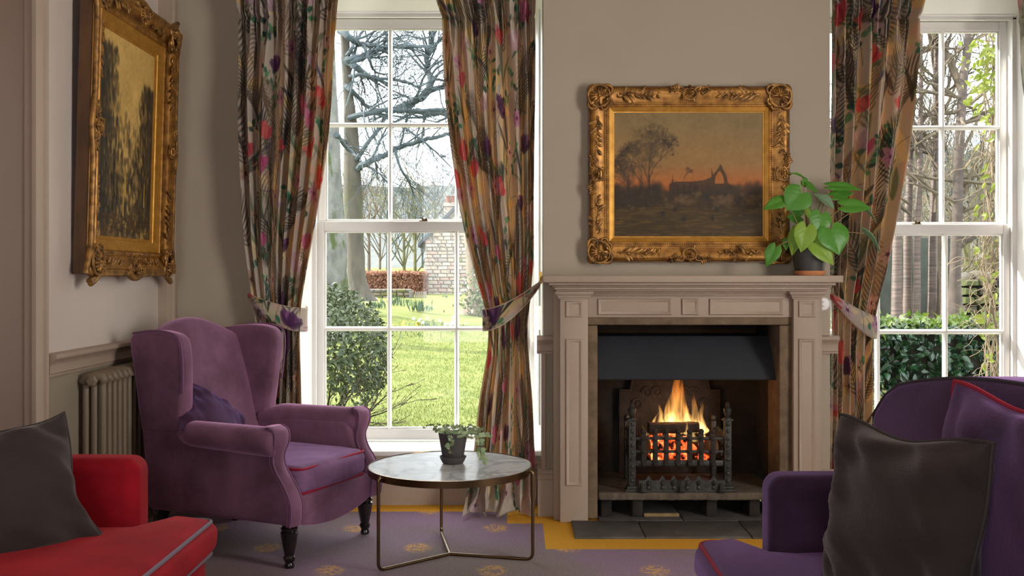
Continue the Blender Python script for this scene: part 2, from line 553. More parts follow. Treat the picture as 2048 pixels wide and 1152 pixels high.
mb = MB()
mb.box(XL-0.1, XR+0.1, YR-0.1, YB+0.1, -0.12, -0.004)
S(mb.build('floor', mat('floor_boards', (110, 85, 60), 0.7, var=(6, 0.8, 1.1))))
fl = bpy.data.objects['floor']
def rect(mb, x0, x1, y0, y1, z, mi):
    mb.add([(x0,y0,z),(x1,y0,z),(x1,y1,z),(x0,y1,z)], [(0,1,2,3)], mi)
mb = MB(); z = 0.0
HX0, HX1, HY0 = 0.284, 1.495, 4.735      # hearth stone
Ya, Yb_, Yc = 5.285, 5.03, 4.56
rect(mb, XL, -0.04, YR, Ya, z, 0)
rect(mb, -0.04, 0.14, YR, Yb_, z, 0)
rect(mb, 0.14, 1.64, YR, Yc, z, 0)
rect(mb, 1.64, 1.82, YR, Yb_, z, 0)
rect(mb, 1.82, XR, YR, Ya, z, 0)
mb.build('carpet_field', M_CARPET, fl, smooth=0)
mb = MB()
rect(mb, XL, -0.04, Ya, YB, z, 0)
rect(mb, -0.04, 0.14, Yb_, YB, z, 0)
rect(mb, 0.14, 1.64, Yc, YB, z, 0)
rect(mb, 1.64, 1.82, Yb_, YB, z, 0)
rect(mb, 1.82, XR, Ya, YB, z, 0)
o = mb.build('carpet_border', M_YELLOW, fl, smooth=0); o['label'] = 'mustard yellow carpet border'

# ---- walls and ceiling
W1 = (-1.262, 0.148); W2 = (1.638, 3.03)      # window openings at the room face
ZS, ZH = 0.30, 2.90                           # sill and head of the openings
mb = MB()
mb.box(XL, W1[0], YB, YB+0.42, 0, ZC)
mb.box(W1[0], W1[1], YB, YB+0.36, 0, ZS-0.03)
mb.box(W1[0], W1[1], YB, YB+0.42, ZH, ZC)
mb.box(W2[0], W2[1], YB, YB+0.36, 0, ZS-0.03)
mb.box(W2[0], W2[1], YB, YB+0.42, ZH, ZC)
mb.box(W2[1], XR+0.1, YB, YB+0.42, 0, ZC)
S(mb.build('wall_back', M_WALL, smooth=0))
mb = MB()                                      # chimney breast with the fire opening
mb.box(BX0, OX0-0.02, YBR, YB+0.42, 0, ZC)
mb.box(OX1+0.02, BX1, YBR, YB+0.42, 0, ZC)
mb.box(OX0-0.02, OX1+0.02, YBR, YB+0.42, OZ+0.02, ZC)
S(mb.build('wall_chimney', M_WALL, smooth=0))
mb = MB(); mb.box(XL-0.12, XL, YR-0.1, YB+0.42, 0, ZC); S(mb.build('wall_left', M_WALL_LIT, smooth=0))
mb = MB()                                      # unseen side wall with an opening added for the fill lamp
mb.box(XR, XR+0.12, 2.3, YB+0.42, 0, ZC); mb.box(XR, XR+0.12, YR-0.1, 0.8, 0, ZC)
mb.box(XR, XR+0.12, 0.8, 2.3, 0, 0.35); mb.box(XR, XR+0.12, 0.8, 2.3, 2.8, ZC)
S(mb.build('wall_right', M_DARKWALL, smooth=0))
mb = MB()  # unseen rear wall, opening added for its fill lamp
mb.box(XL-0.12, -1.3, YR-0.12, YR, 0, ZC); mb.box(0.2, XR+0.12, YR-0.12, YR, 0, ZC)
mb.box(-1.3, 0.2, YR-0.12, YR, 0, 0.3); mb.box(-1.3, 0.2, YR-0.12, YR, 2.8, ZC)
S(mb.build('wall_rear', M_DARKWALL, smooth=0))
mb = MB(); mb.box(XL-0.12, XR+0.12, YR-0.12, YB+0.42, ZC, ZC+0.12); S(mb.build('ceiling', M_CEIL, smooth=0))

# ---- mouldings: profile points (d = stand-off from the wall, z)
DADO = [(0,0.842),(0.016,0.842),(0.018,0.852),(0.024,0.856),(0.024,0.885),(0.028,0.895),(0.040,0.908),(0.048,0.915),(0.050,0.921),(0.050,0.932),(0.030,0.936),(0,0.936)]
BASE = [(0,0),(0.028,0),(0.028,0.175),(0.024,0.185),(0.026,0.195),(0.016,0.212),(0.018,0.222),(0.008,0.238),(0,0.24)]
def run_x(name, prof, x0, x1, ywall, material=None):
    mb = MB(); mb.prism([(ywall - d, z) for d, z in prof], x0, x1, 'x')
    return S(mb.build(name, material or M_TRIM, smooth=30))
def run_y(name, prof, y0, y1, xwall, sgn=1, material=None):
    mb = MB(); mb.prism([(xwall + sgn*d, z) for d, z in prof], y0, y1, 'y')
    return S(mb.build(name, material or M_TRIM, smooth=30))
run_y('trim_1', DADO, 3.97, 5.24, XL)
run_x('trim_2', DADO, XL, W1[0]-0.02, YB)
run_x('trim_3', DADO, BX0-0.035, 0.262, YBR); run_x('trim_4', DADO, 1.50, BX1+0.035, YBR)
run_y('baseboard_left', BASE, 3.97, 5.24, XL)
run_x('baseboard_back', BASE, XL, W1[1], YB)
run_x('baseboard_chimney', BASE, BX0-0.03, 0.262, YBR); run_x('baseboard_hearth', BASE, 1.50, BX1+0.03, YBR)
run_x('baseboard_window', BASE, W2[0], XR, YB)
# dado panels of the chimney breast and left wall are a shade darker than the wall above
mb = MB(); mb.box(BX0+0.012, 0.262, YBR-0.006, YBR, 0.24, 0.842); S(mb.build('wall_dado', M_WALLD, smooth=0))
mb = MB(); mb.box(BX0-0.012, BX0+0.012, YBR-0.014, YBR, 0.24, 0.842); mb.box(0.225, 0.262, YBR-0.016, YBR, 0.24, 0.842); S(mb.build('trim_5', M_TRIM, bevel=0.003))
mb = MB(); mb.box(XL, XL+0.006, 3.97, 5.24, 0.2, 0.842); S(mb.build('wall_dado_left', M_WALLD, smooth=0))

# moulded uprights on the left wall
def upright(name, y0, y1):
    w = y1 - y0
    pr = [(0,0),(0.045,0),(0.05,0.1),(0.05,0.30),(0.042,0.34),(0.030,0.40),(0.026,0.52),(0.026,0.66),(0.034,0.70),(0.036,0.78),(0.028,0.86),(0.018,0.90),(0.016,1.0),(0,1.0)]
    mb = MB(); mb.prism([(XL + d, y0 + t*w) for d, t in pr], 0, ZC, 'z')
    return S(mb.build(name, M_TRIM, smooth=30))
upright('trim_6', 3.81, 3.97); upright('trim_7', 5.24, 5.45)
# slab before the first upright; wall shade is put into its darker colour
mb = MB(); mb.box(XL, XL+0.03, 2.9, 3.81, 0.0, 2.3)
d1 = S(mb.build('shaded_wall_slab', mat('wall_shade_umber', (126, 104, 92), 0.6, var=(2, 0.96, 1.03)), bevel=0.004))
mb = MB(); mb.box(XL+0.03, XL+0.036, 3.74, 3.755, 0.0, 2.3); mb.build('bead', mat('wall_shade_umber', (126,104,92)), d1, smooth=0, world=True)

# ---- sash windows
M_BRASS = mat('brass', (178, 140, 72), 0.3, 1.0, var=(30, 0.8, 1.1))
def sash_window(n, mull, gl, gr, inner, dz, lock_x):
    """mull: the two glazing-bar positions, gl/gr: glass edges, inner: opening at the room face"""
    YG = 5.78
    t = thing('window_%d' % n, None, None, (0.5*(gl+gr), YG, 0.3), kind='structure')
    st = 0.042
    xl, xr = gl - st, gr + st
    zb = [z + dz for z in (0.296, 0.36, 0.938, 1.504, 1.560)]
    zt = [z + dz for z in (1.530, 1.566, 2.126, 2.689, 2.742)]
    def sash(name, zz, Y, rail_top):
        lo, g0, mid, g1, hi = zz
        mb = MB()
        mb.box(xl, gl, Y, Y+0.036, lo, hi); mb.box(gr, xr, Y, Y+0.036, lo, hi)
        mb.box(gl, gr, Y, Y+0.036, lo, g0); mb.box(gl, gr, Y, Y+0.036, g1, hi)
        # small ovolo lips around the glazed area
        for a, b in ((gl, gl+0.010), (gr-0.010, gr)): mb.box(a, b, Y+0.008, Y+0.03, g0, g1)
        mb.box(gl, gr, Y+0.008, Y+0.03, g0, g0+0.010); mb.box(gl, gr, Y+0.008, Y+0.03, g1-0.010, g1)
        s = mb.build(name, M_WHITE, t, bevel=0.004)
        for x in mull:
            mb = MB()
            mb.prism([(x-0.013, Y+0.020),(x-0.012, Y+0.012),(x-0.005, Y+0.001),(x+0.005, Y+0.001),(x+0.012, Y+0.012),(x+0.013, Y+0.020),(x+0.011, Y+0.034),(x-0.011, Y+0.034)], g0, g1, 'z')
            mb.build('glazing_bar', M_WHITE, s, smooth=30)
        mb = MB()
        mb.prism([(Y+0.020, mid-0.014),(Y+0.012, mid-0.013),(Y+0.0005, mid-0.005),(Y+0.0005, mid+0.005),(Y+0.012, mid+0.013),(Y+0.020, mid+0.014),(Y+0.035, mid+0.011),(Y+0.035, mid-0.011)], gl, gr, 'x')
        mb.build('glazing_bar', M_WHITE, s, smooth=30)
        xs = [gl] + list(mull) + [gr]
        for i in range(3):
            for a, b in ((g0, mid), (mid, g1)):
                mb = MB()
                mb.add([(xs[i]-0.004, Y+0.022, a-0.004), (xs[i+1]+0.004, Y+0.022, a-0.004), (xs[i+1]+0.004, Y+0.022, b+0.004), (xs[i]-0.004, Y+0.022, b+0.004)], [(0,1,2,3)])
                mb.build('pane', M_GLASS, s, smooth=0, recalc=False)
        return s
    sash('lower_sash', zb, YG, 0)
    sash('upper_sash', zt, YG+0.045, 0)
    # sash box
    mb = MB()
    for a, b in ((xl-0.06, xl), (xr, xr+0.06)):
        mb.box(a, b, YG+0.085, YG+0.13, 0.25, zt[4]+0.06)
    mb.box(xl-0.06, xr+0.06, YG+0.085, YG+0.13, zt[4], zt[4]+0.06)
    for a, b, q in ((xl-0.04, xl+0.003, 1), (xr-0.003, xr+0.04, 1)):
        mb.box(a, b, YG-0.028, YG-0.003, 0.27, zt[4]+0.01)
    mb.box(xl-0.04, xr+0.04, YG-0.028, YG-0.003, zt[4]-0.008, zt[4]+0.025)
    mb.box(xl-0.03, xr+0.03, YG-0.003, YG+0.085, zt[4]+0.003, zt[4]+0.03)
    for a, b in ((xl-0.03, xl-0.004), (xr+0.004, xr+0.03)): mb.box(a, b, YG-0.003, YG+0.085, 0.27, zt[4]+0.01)
    mb.build('frame', M_WHITE, t, bevel=0.004)
    # splayed panelled reveals
    for sx, xo, xi in ((-1, xl-0.02, inner[0]), (1, xr+0.02, inner[1])):
        P = [(xi, YB), (xo, YG-0.028), (xo+sx*0.0, YG+0.02), (xi+sx*0.001, YG+0.02), (xi+sx*0.001, YB)]
        mb = MB(); mb.prism(P, 0.28, ZH, 'z')
        r = mb.build('reveal', M_WHITE, t, smooth=0)
        # raised panels on the reveal
        dx, dy = xo - xi, YG-0.028 - YB
        for z0, z1 in ((0.42, 0.95), (1.08, 2.72)):
            a = Vector((xi, YB, 0)) + Vector((dx, dy, 0))*0.22; b = Vector((xi, YB, 0)) + Vector((dx, dy, 0))*0.80
            nrm = Vector((-sx*abs(dy), -abs(dx), 0)).normalized()*0.008
            q = [(a.x, a.y), (b.x, b.y), (b.x+nrm.x, b.y+nrm.y), (a.x+nrm.x, a.y+nrm.y)]
            mb = MB(); mb.prism(q, z0, z1, 'z'); mb.build('reveal_panel', M_WHITE, r, bevel=0.003)
    # soffit sloping up to the room, with beads
    mb = MB()
    zt4 = zt[4]
    mb.prism([(YG-0.03, zt4+0.012), (YB, ZH-0.02), (YB, ZH), (YG+0.08, ZH), (YG+0.08, zt4+0.02)], inner[0], inner[1], 'x')
    mb.prism([(YG-0.028, zt4+0.012), (YG-0.048, zt4+0.016), (YG-0.05, zt4+0.03), (YG-0.028, zt4+0.03)], xl, xr, 'x')
    mb.build('soffit', M_WHITE, t, smooth=0)
    mb = MB()
    mb.box(inner[0], inner[1], YB-0.012, YG+0.1, 0.262, 0.290)
    mb.build('sill_board', M_WHITE, t, bevel=0.006)
    # brass fastener on the meeting rail
    mb = MB()
    z0 = zb[4]
    mb.box(lock_x-0.024, lock_x+0.024, YG+0.006, YG+0.03, z0, z0+0.004)
    mb.lathe([(0.010,0),(0.010,0.010),(0.006,0.013),(0.0,0.014)], (lock_x, YG+0.018, z0+0.004), 10)
    mb.tube([(lock_x, YG+0.018, z0+0.014), (lock_x-0.012, YG+0.01, z0+0.022), (lock_x-0.022, YG+0.006, z0+0.024)], 0.004, 6)
    mb.ellipsoid((lock_x+0.016, YG+0.018, z0+0.012), 0.007, 0.007, 0.009)
    mb.build('sash_lock', mat('aged_brass', (96, 78, 50), 0.4, 0.9, var=(40, 0.7, 1.2)), t)
    return t
sash_window(1, (-0.728, -0.338), -1.104, 0.046, W1, 0.0, W(847, 440, 5.8).x)
sash_window(2, (2.101, 2.494), 1.712, 2.822, W2, -0.017, W(1833, 446, 5.8).x)
# ================================================================== FIREPLACE
def ring_mould(mb, x0, x1, z0, z1, y, w, h, prof=None):
    """mitred rectangular moulding standing h proud of plane y (towards the camera), w wide"""
    prof = prof or [(0,0),(0.08,0.7),(0.25,1.0),(0.45,0.95),(0.6,0.55),(0.85,0.35),(1.0,0.0)]
    P = []
    for sx, sz in ((0,0),(1,0),(1,1),(0,1)):
        row = []
        for t, k in prof:
            d = t*w
            row.append(((x0+d) if sx == 0 else (x1-d), y - k*h, (z0+d) if sz == 0 else (z1-d)))
        P.append(row)
    return mb.grid(P, closeu=True)

YP = 5.05
mant = thing('mantelpiece', 'blush painted wooden fire surround with panelled pilasters and deep shelf', 'mantelpiece', (0.884, 5.12, 0))
mb = MB()
mb.box(0.1386, 1.626, 4.95, YBR, 1.2125, 1.2475)
mb.build('shelf', M_TRIM, mant, bevel=0.004)
# cornice under the shelf: stepped mouldings returned at the ends
mb = MB()
for k, (z0, z1, dy, ex) in enumerate([(1.198, 1.2125, 4.972, 0.030), (1.190, 1.198, 4.985, 0.045), (1.176, 1.190, 4.998, 0.060), (1.168, 1.176, 5.008, 0.067)]):
    mb.box(0.1386+ex, 1.626-ex, dy, YBR, z0, z1)
mb.build('cornice', M_TRIM, mant, bevel=0.004)
for x0, x1 in ((0.227, 0.369), (1.4065, 1.540)):
    mb = MB(); mb.box(x0, x1, YP, YBR, 0.0, 1.150)
    mb.box(x0+0.005 if x0 < 1 else x0-0.0, x1, YP+0.001, YBR, 0, 0.01)
    p = mb.build('pilaster', M_TRIM, mant, bevel=0.003)
    mb = MB()
    for z0, z1, e in ((1.128, 1.136, 0.008), (1.136, 1.146, 0.013), (1.146, 1.153, 0.020), (1.153, 1.168, 0.026)):
        mb.box(x0-e, x1+e, YP-e, YBR, z0, z1)
    mb.build('capital', M_TRIM, p, bevel=0.003)
    c = (x0+x1)/2
    mb = MB(); ring_mould(mb, c-0.043, c+0.043, 1.036, 1.119, YP, 0.018, 0.009); mb.build('panel_moulding', M_TRIM, p, smooth=50)
    mb = MB(); ring_mould(mb, c-0.043, c+0.043, 0.185, 0.928, YP, 0.018, 0.009); mb.build('panel_moulding', M_TRIM, p, smooth=50)
    mb = MB()     # plain backing strip beside the pilaster
    if x0 < 1: mb.box(0.196, 0.227, 5.10, YBR, 0.0, 1.168)
    else: mb.box(1.540, 1.566, 5.10, YBR, 0.0, 1.168)
    mb.build('backing_strip', M_TRIM, mant, bevel=0.002)
mb = MB(); mb.box(0.369, 1.4065, 5.08, YBR, 1.034, 1.176)
fz = mb.build('frieze', M_TRIM, mant, bevel=0.003)
mb = MB()
for z0, z1, dy in ((1.140, 1.148, 5.072), (1.148, 1.158, 5.062), (1.158, 1.168, 5.045)): mb.box(0.369, 1.4065, dy, YBR, z0, z1)
mb.build('frieze_bead', M_TRIM, fz, bevel=0.003)
for a, b in ((1195, 1343), (1363, 1397), (1418, 1566)):
    x0, x1 = (a-VPX)/FPX*5.08, (b-VPX)/FPX*5.08
    mb = MB(); ring_mould(mb, x0, x1, 1.047, 1.130, 5.08, 0.018, 0.010); mb.build('panel_moulding', M_TRIM, fz, smooth=50)

M_STONE = mat('brown_sandstone', (118, 98, 76), 0.9, var=(14, 0.65, 1.12), bump=(60, 0.25))
M_SOOT = mat('sooty_masonry', (46, 38, 32), 0.95, var=(5, 0.35, 1.25), bump=(30, 0.4))
M_SLATE = mat('hearth_slate', (84, 80, 77), 0.7, var=(9, 0.6, 1.15), bump=(24, 0.35))
slip = thing('trim_8', None, None, (0.884, 5.15, 0), kind='structure')
mb = MB(); mb.box(0.369, OX0, 5.085, 5.32, 0.012, 0.993); mb.build('jamb_stone', M_STONE, slip, bevel=0.005)
mb = MB(); mb.box(OX1, 1.4065, 5.085, 5.32, 0.012, 0.993); mb.build('jamb_stone', M_STONE, slip, bevel=0.005)
mb = MB(); mb.box(0.369, 1.4065, 5.085, 5.32, 0.996, 1.034); mb.build('lintel_stone', M_STONE, slip, bevel=0.004)
mb = MB()
mb.box(OX0-0.03, OX0-0.01, 5.30, 5.66, 0.012, 1.6); mb.box(OX1+0.01, OX1+0.03, 5.30, 5.66, 0.012, 1.6)
mb.box(OX0-0.03, OX1+0.03, 5.62, 5.66, 0.012, 1.6); mb.box(OX0-0.03, OX1+0.03, 5.30, 5.66, 1.5, 1.6); mb.box(OX0-0.03, OX1+0.03, 5.24, 5.30, 1.0, 1.6)
S(mb.build('wall_firebox', M_SOOT, smooth=0))

hs = thing('hearth', 'grey slate hearth slabs set into the carpet before the fire', 'hearth', (0.884, 4.95, 0))
for x0, x1, y0, y1 in ((HX0, 0.615, HY0, 5.048), (0.62, 1.12, HY0+0.004, 5.04), (1.125, HX1, HY0, 5.048), (0.425, 0.85, 5.053, 5.61), (0.855, 1.340, 5.045, 5.61)):
    mb = MB(); mb.box(x0, x1, y0, y1, -0.003, 0.011); mb.build('slab', M_SLATE, hs, bevel=0.003)

# raised stone shelf inside the opening on brick feet
rs = thing('raised_hearth', 'rough stone shelf carrying the fire basket inside the opening', 'hearth', (0.884, 5.3, 0.0))
r_ = random.Random(3)
n = 60
front = [(0.408 + (1.357-0.408)*i/n, 5.075 + r_.uniform(-0.005, 0.006) + (0.03 if i in (0, n) else 0.008 if i in (1, n-1) else 0)) for i in range(n+1)]
front[0] = (0.424, 5.10); front[-1] = (1.341, 5.10)
mb = MB(); mb.prism(front + [(1.341, 5.61), (0.424, 5.61)], 0.106, 0.144, 'z')
mb.build('stone_slab', M_STONE if False else mat('smoked_stone', (104, 90, 76), 0.95, var=(16, 0.55, 1.1), bump=(45, 0.5)), rs, bevel=0.006)
for x in (0.44, 0.60, 0.98, 1.20):
    mb = MB(); mb.box(x, x+0.055, 5.12, 5.36, 0.012, 0.106); mb.build('brick_foot', M_SOOT, rs, bevel=0.006)
mb = MB(); mb.box(0.66, 0.84, 5.11, 5.128, 0.030, 0.048)
k = mb.build('kindling_stick', mat('kindling_wood', (142, 116, 78), 0.8, var=(20, 0.7, 1.1)), bevel=0.003)
mb.v and tag(k, 'split kindling stick lying under the raised stone hearth', 'kindling')
k.location.z = -0.017

# ---- steel hood
M_HOOD = mat('black_sheet_steel', (50, 53, 58), 0.55, 0.3, var=(3, 0.9, 1.1))
hood = thing('fire_hood', 'sloping black steel smoke hood above the flames', 'hood', (0.884, 5.2, 0.7))
y0, z0, y1, z1 = 5.150, 0.709, 5.300, 0.926
mb = MB(); mb.prism([(y0, z0), (y1, z1), (y1+0.006, z1), (y0+0.006, z0)], OX0+0.001-0.008, OX1+0.008+0.012, 'x')
mb.build('front_sheet', M_HOOD, hood, smooth=0)
mb = MB(); mb.prism([(y0, z0), (y0+0.012, z0), (y0+0.016, z0+0.006), (y0+0.004, z0+0.006)], OX0-0.006, OX1+0.019, 'x')
mb.build('bottom_lip', mat('hood_edge', (36, 34, 34), 0.5, 0.4), hood, smooth=0)
mb = MB(); mb.box(OX0-0.007, OX1+0.02, y1, 5.60, z1-0.006, z1)
mb.build('top_sheet', M_HOOD, hood, smooth=0)

# ---- cast iron fireback
M_IRON = mat('cast_iron', (66, 64, 60), 0.55, 0.55, var=(30, 0.6, 1.25), bump=(80, 0.3))
M_IRONR = mat('rusted_iron', (54, 46, 40), 0.75, 0.35, var=(22, 0.55, 1.25), bump=(60, 0.4))
fb = thing('fireback', 'arched cast iron fireback plate with raised scrolls behind the fire', 'fireback', (0.85, 5.58, 0.144))
cx = W(1340, 800, 5.57).x; hw = 0.285
out = [(-hw,0.144),(-hw,0.615),(-hw+0.055,0.615),(-hw+0.06,0.64)] + [(-hw+0.06 + (2*hw-0.12)*(0.5-0.5*math.cos(PI*i/12)), 0.64 + 0.13*math.sin(PI*i/12)) for i in range(1, 12)] + [(hw-0.06,0.64),(hw-0.055,0.615),(hw,0.615),(hw,0.144)]
mb = MB(); mb.prism([(cx+x, z) for x, z in out], 5.575, 5.60, 'y'); mb.build('plate', M_IRONR, fb, bevel=0.005)
mb = MB(); mb.tube([(cx+x*0.96, 5.575, z*0.985+0.002) for x, z in out[1:-1]], 0.007, 6); mb.build('border_bead', M_IRONR, fb)
for sx in (-1, 1):
    mb = MB()
    for k in range(3):
        c0 = Vector((cx+sx*(0.07+0.055*k), 5.575, 0.60-0.035*k + (0.03 if k == 1 else 0)))
        sp = [(c0.x + sx*0.034*(1-t)*math.cos(9*t), 5.573, c0.z + 0.034*(1-t)*math.sin(9*t)) for t in np.linspace(0, 0.95, 22)]
        mb.tube(sp, [0.008*(1-0.6*t) for t in np.linspace(0,1,22)], 6)
    mb.build('scroll_relief', M_IRONR, fb)

# ---- fire basket
gb = thing('fire_basket', 'black cast iron fire basket with urn finials and barred front', 'grate', (0.84, 5.2, 0.144))
PX0, PX1, YF = 0.599, 1.088, 5.12
for x in (PX0, PX1):
    mb = MB()
    mb.box(x-0.036, x+0.036, YF-0.03, YF+0.03, 0.144, 0.158); mb.box(x-0.028, x+0.028, YF-0.024, YF+0.024, 0.158, 0.172)
    mb.box(x-0.018, x+0.018, YF-0.014, YF+0.014, 0.172, 0.512)
    for i in range(9): mb.ellipsoid((x, YF-0.014, 0.20+i*0.036), 0.011, 0.006, 0.012, 8, 5)
    mb.box(x-0.026, x+0.026, YF-0.022, YF+0.022, 0.505, 0.514)
    p = mb.build('corner_post', M_IRON, gb, bevel=0.003)
    mb = MB()
    mb.lathe([(0.022,0),(0.020,0.006),(0.010,0.012),(0.014,0.020),(0.020,0.036),(0.021,0.052),(0.015,0.058),(0.010,0.062),(0.013,0.068),(0.008,0.074),(0.010,0.080),(0.004,0.087),(0.0,0.089)], (x, YF, 0.513), 14)
    mb.build('finial', M_IRON, p)
for x in (PX0+0.01, PX1-0.01):
    mb = MB(); mb.box(x-0.014, x+0.014, 5.42, 5.45, 0.144, 0.46); mb.ellipsoid((x, 5.435, 0.475), 0.018, 0.018, 0.02)
    mb.build('rear_post', M_IRON, gb, bevel=0.003)
for z, h in ((0.413, 0.007), (0.346, 0.007), (0.287, 0.015)):
    mb = MB(); mb.box(PX0, PX1, YF-0.004, YF+0.010, z-h, z+h); mb.build('front_rail', M_IRON, gb, bevel=0.002)
for px in (1288, 1311, 1333, 1357, 1380, 1403, 1427):
    x = (px-VPX)/FPX*5.10
    mb = MB(); mb.box(x-0.0125, x+0.0125, YF-0.016, YF-0.004, 0.272, 0.440)
    mb.ellipsoid((x, YF-0.010, 0.450), 0.0155, 0.011, 0.015, 10, 7)
    for zz in (0.413, 0.346, 0.283): mb.ellipsoid((x, YF-0.016, zz), 0.011, 0.006, 0.011, 8, 5)
    mb.build('front_bar', M_IRONR, gb, bevel=0.002)
for x in (PX0+0.004, PX1-0.004):
    for z in (0.30, 0.36, 0.42):
        mb = MB(); mb.tube([(x, YF, z), (x, 5.435, z)], 0.007, 6); mb.build('side_rail', M_IRON, gb)
    for i in range(4):
        mb = MB(); y = 5.19+i*0.06; mb.box(x-0.005, x+0.005, y-0.012, y+0.012, 0.285, 0.44); mb.build('side_bar', M_IRONR, gb, bevel=0.002)
for i in range(11):
    x = PX0+0.03+i*0.043
    mb = MB(); mb.box(x-0.008, x+0.008, YF+0.008, 5.435, 0.272, 0.284); mb.build('floor_bar', M_IRON, gb, bevel=0.002)
# scalloped ash front with diamond bosses
pts = [(0.630, 0.146)]
xs = np.linspace(0.630, 1.068, 89)
bos = [(px-VPX)/FPX*5.09 for px in (1297, 1325, 1347, 1374, 1397, 1427)]
top = []
for x in xs:
    zt_ = 0.205
    for b_ in bos: zt_ = max(zt_, 0.205 + 0.028*max(0, 1-abs(x-b_)/0.018))
    top.append((x, zt_))
mb = MB(); mb.prism([(0.630, 0.146)] + top + [(1.068, 0.146)], 5.085, 5.100, 'y')
for i, b_ in enumerate(bos):
    R = Euler((0, PI/4, 0)).to_matrix()
    s_ = 0.014 if i not in (2, 3) else 0.018
    mb.ellipsoid((b_, 5.083, 0.192), s_, 0.011, s_, 4, 4, None)
    mb.ellipsoid((b_, 5.084, 0.168), 0.010, 0.008, 0.012, 8, 5)
mb.ellipsoid((W(1362, 965, 5.085).x, 5.082, 0.186), 0.024, 0.014, 0.026, 4, 4)
for x in (0.648, W(1362, 965, 5.085).x, 1.048):
    mb.tube([(x, 5.09, 0.185), (x, 5.072, 0.165), (x, 5.066, 0.148)], [0.014, 0.012, 0.018], 8)
af = mb.build('ash_front', M_IRON, gb, smooth=35); af['label'] = 'scalloped ash front with diamond bosses'

# ---- logs, embers, flames
M_LOG = mat('charred_log', (52, 38, 30), 0.9, var=(24, 0.4, 1.3), bump=(60, 0.8))
M_LOGB = mat('split_log', (122, 84, 56), 0.85, var=(24, 0.6, 1.2), bump=(60, 0.6), stretch=(1, 6, 6))
def log(name, c, ln, w, h, rz, ry, m, label):
    mb = MB(); r2 = random.Random(int(c[0]*999))
    P = []
    for i in range(7):
        t = (i/6-0.5)*ln; row = []
        for k in range(10):
            a = 2*PI*k/10
            q = 1+r2.uniform(-0.10, 0.10)
            ca, sa = math.cos(a), math.sin(a)
            row.append((t, w*0.5*q*math.copysign(abs(ca)**0.6, ca), h*0.5*q*math.copysign(abs(sa)**0.6, sa)))
        P.append(row)
    mb.grid(P, closev=True); nn = len(mb.v)
    mb.f.append(tuple(range(10))); mb.f.append(tuple(60+k for k in range(10))); mb.m += [0, 0]
    mb.xf(Matrix.Translation(c) @ Euler((0, ry, rz)).to_matrix().to_4x4())
    return tag(mb.build(name, m, smooth=50), label, 'log', 'logs burning in the fire basket')
log('firewood_log', (0.828, 5.235, 0.452), 0.262, 0.07, 0.055, 0.05, 0.0, M_LOG, 'blackened square log lying across the top of the fire')
log('firewood_log', (0.655, 5.20, 0.335), 0.15, 0.075, 0.075, 1.25, -0.25, M_LOG, 'charred log end behind the bars beside the first finial post')
log('firewood_log', (1.035, 5.215, 0.345), 0.15, 0.08, 0.085, 1.2, 0.3, M_LOGB, 'pale split log end leaning beside the far finial post')
log('firewood_log', (0.84, 5.33, 0.345), 0.36, 0.09, 0.09, -0.1, 0.08, M_LOG, 'thick charred log at the back of the fire basket')

def ember_mat():
    m, nt, b, out = nodes_of('glowing_embers')
    N, L = nt.nodes, nt.links
    tc = N.new('ShaderNodeTexCoord'); n = N.new('ShaderNodeTexNoise'); n.inputs['Scale'].default_value = 26; n.inputs['Detail'].default_value = 4
    L.new(tc.outputs['Object'], n.inputs['Vector'])
    r = N.new('ShaderNodeValToRGB'); e = r.color_ramp.elements
    e[0].position = 0.40; e[0].color = (0.0, 0.0, 0.0, 1); e[1].position = 0.72; e[1].color = (1.0, 0.55, 0.16, 1)
    k = r.color_ramp.elements.new(0.54); k.color = (0.9, 0.10, 0.02, 1)
    L.new(n.outputs['Fac'], r.inputs['Fac']); L.new(r.outputs['Color'], b.inputs['Emission Color'])
    b.inputs['Emission Strength'].default_value = 1.9
    b.inputs['Base Color'].default_value = (0.03, 0.02, 0.018, 1); b.inputs['Roughness'].default_value = 0.95
    return m
M_EMBER = ember_mat()
mb = MB(); r2 = random.Random(11)
for i in range(46):
    c = (r2.uniform(0.70, 1.0), r2.uniform(5.16, 5.38), 0.296 + r2.uniform(0, 0.10)*(1-abs(r2.uniform(-1,1))*0.4))
    s_ = r2.uniform(0.016, 0.036)
    mb.ellipsoid(c, s_*1.3, s_, s_*0.8, 7, 5, Euler((r2.uniform(0,3), r2.uniform(0,3), r2.uniform(0,3))).to_matrix())
tag(mb.build('embers', M_EMBER, smooth=30), 'bed of glowing red embers in the fire basket', 'embers', kind='stuff')

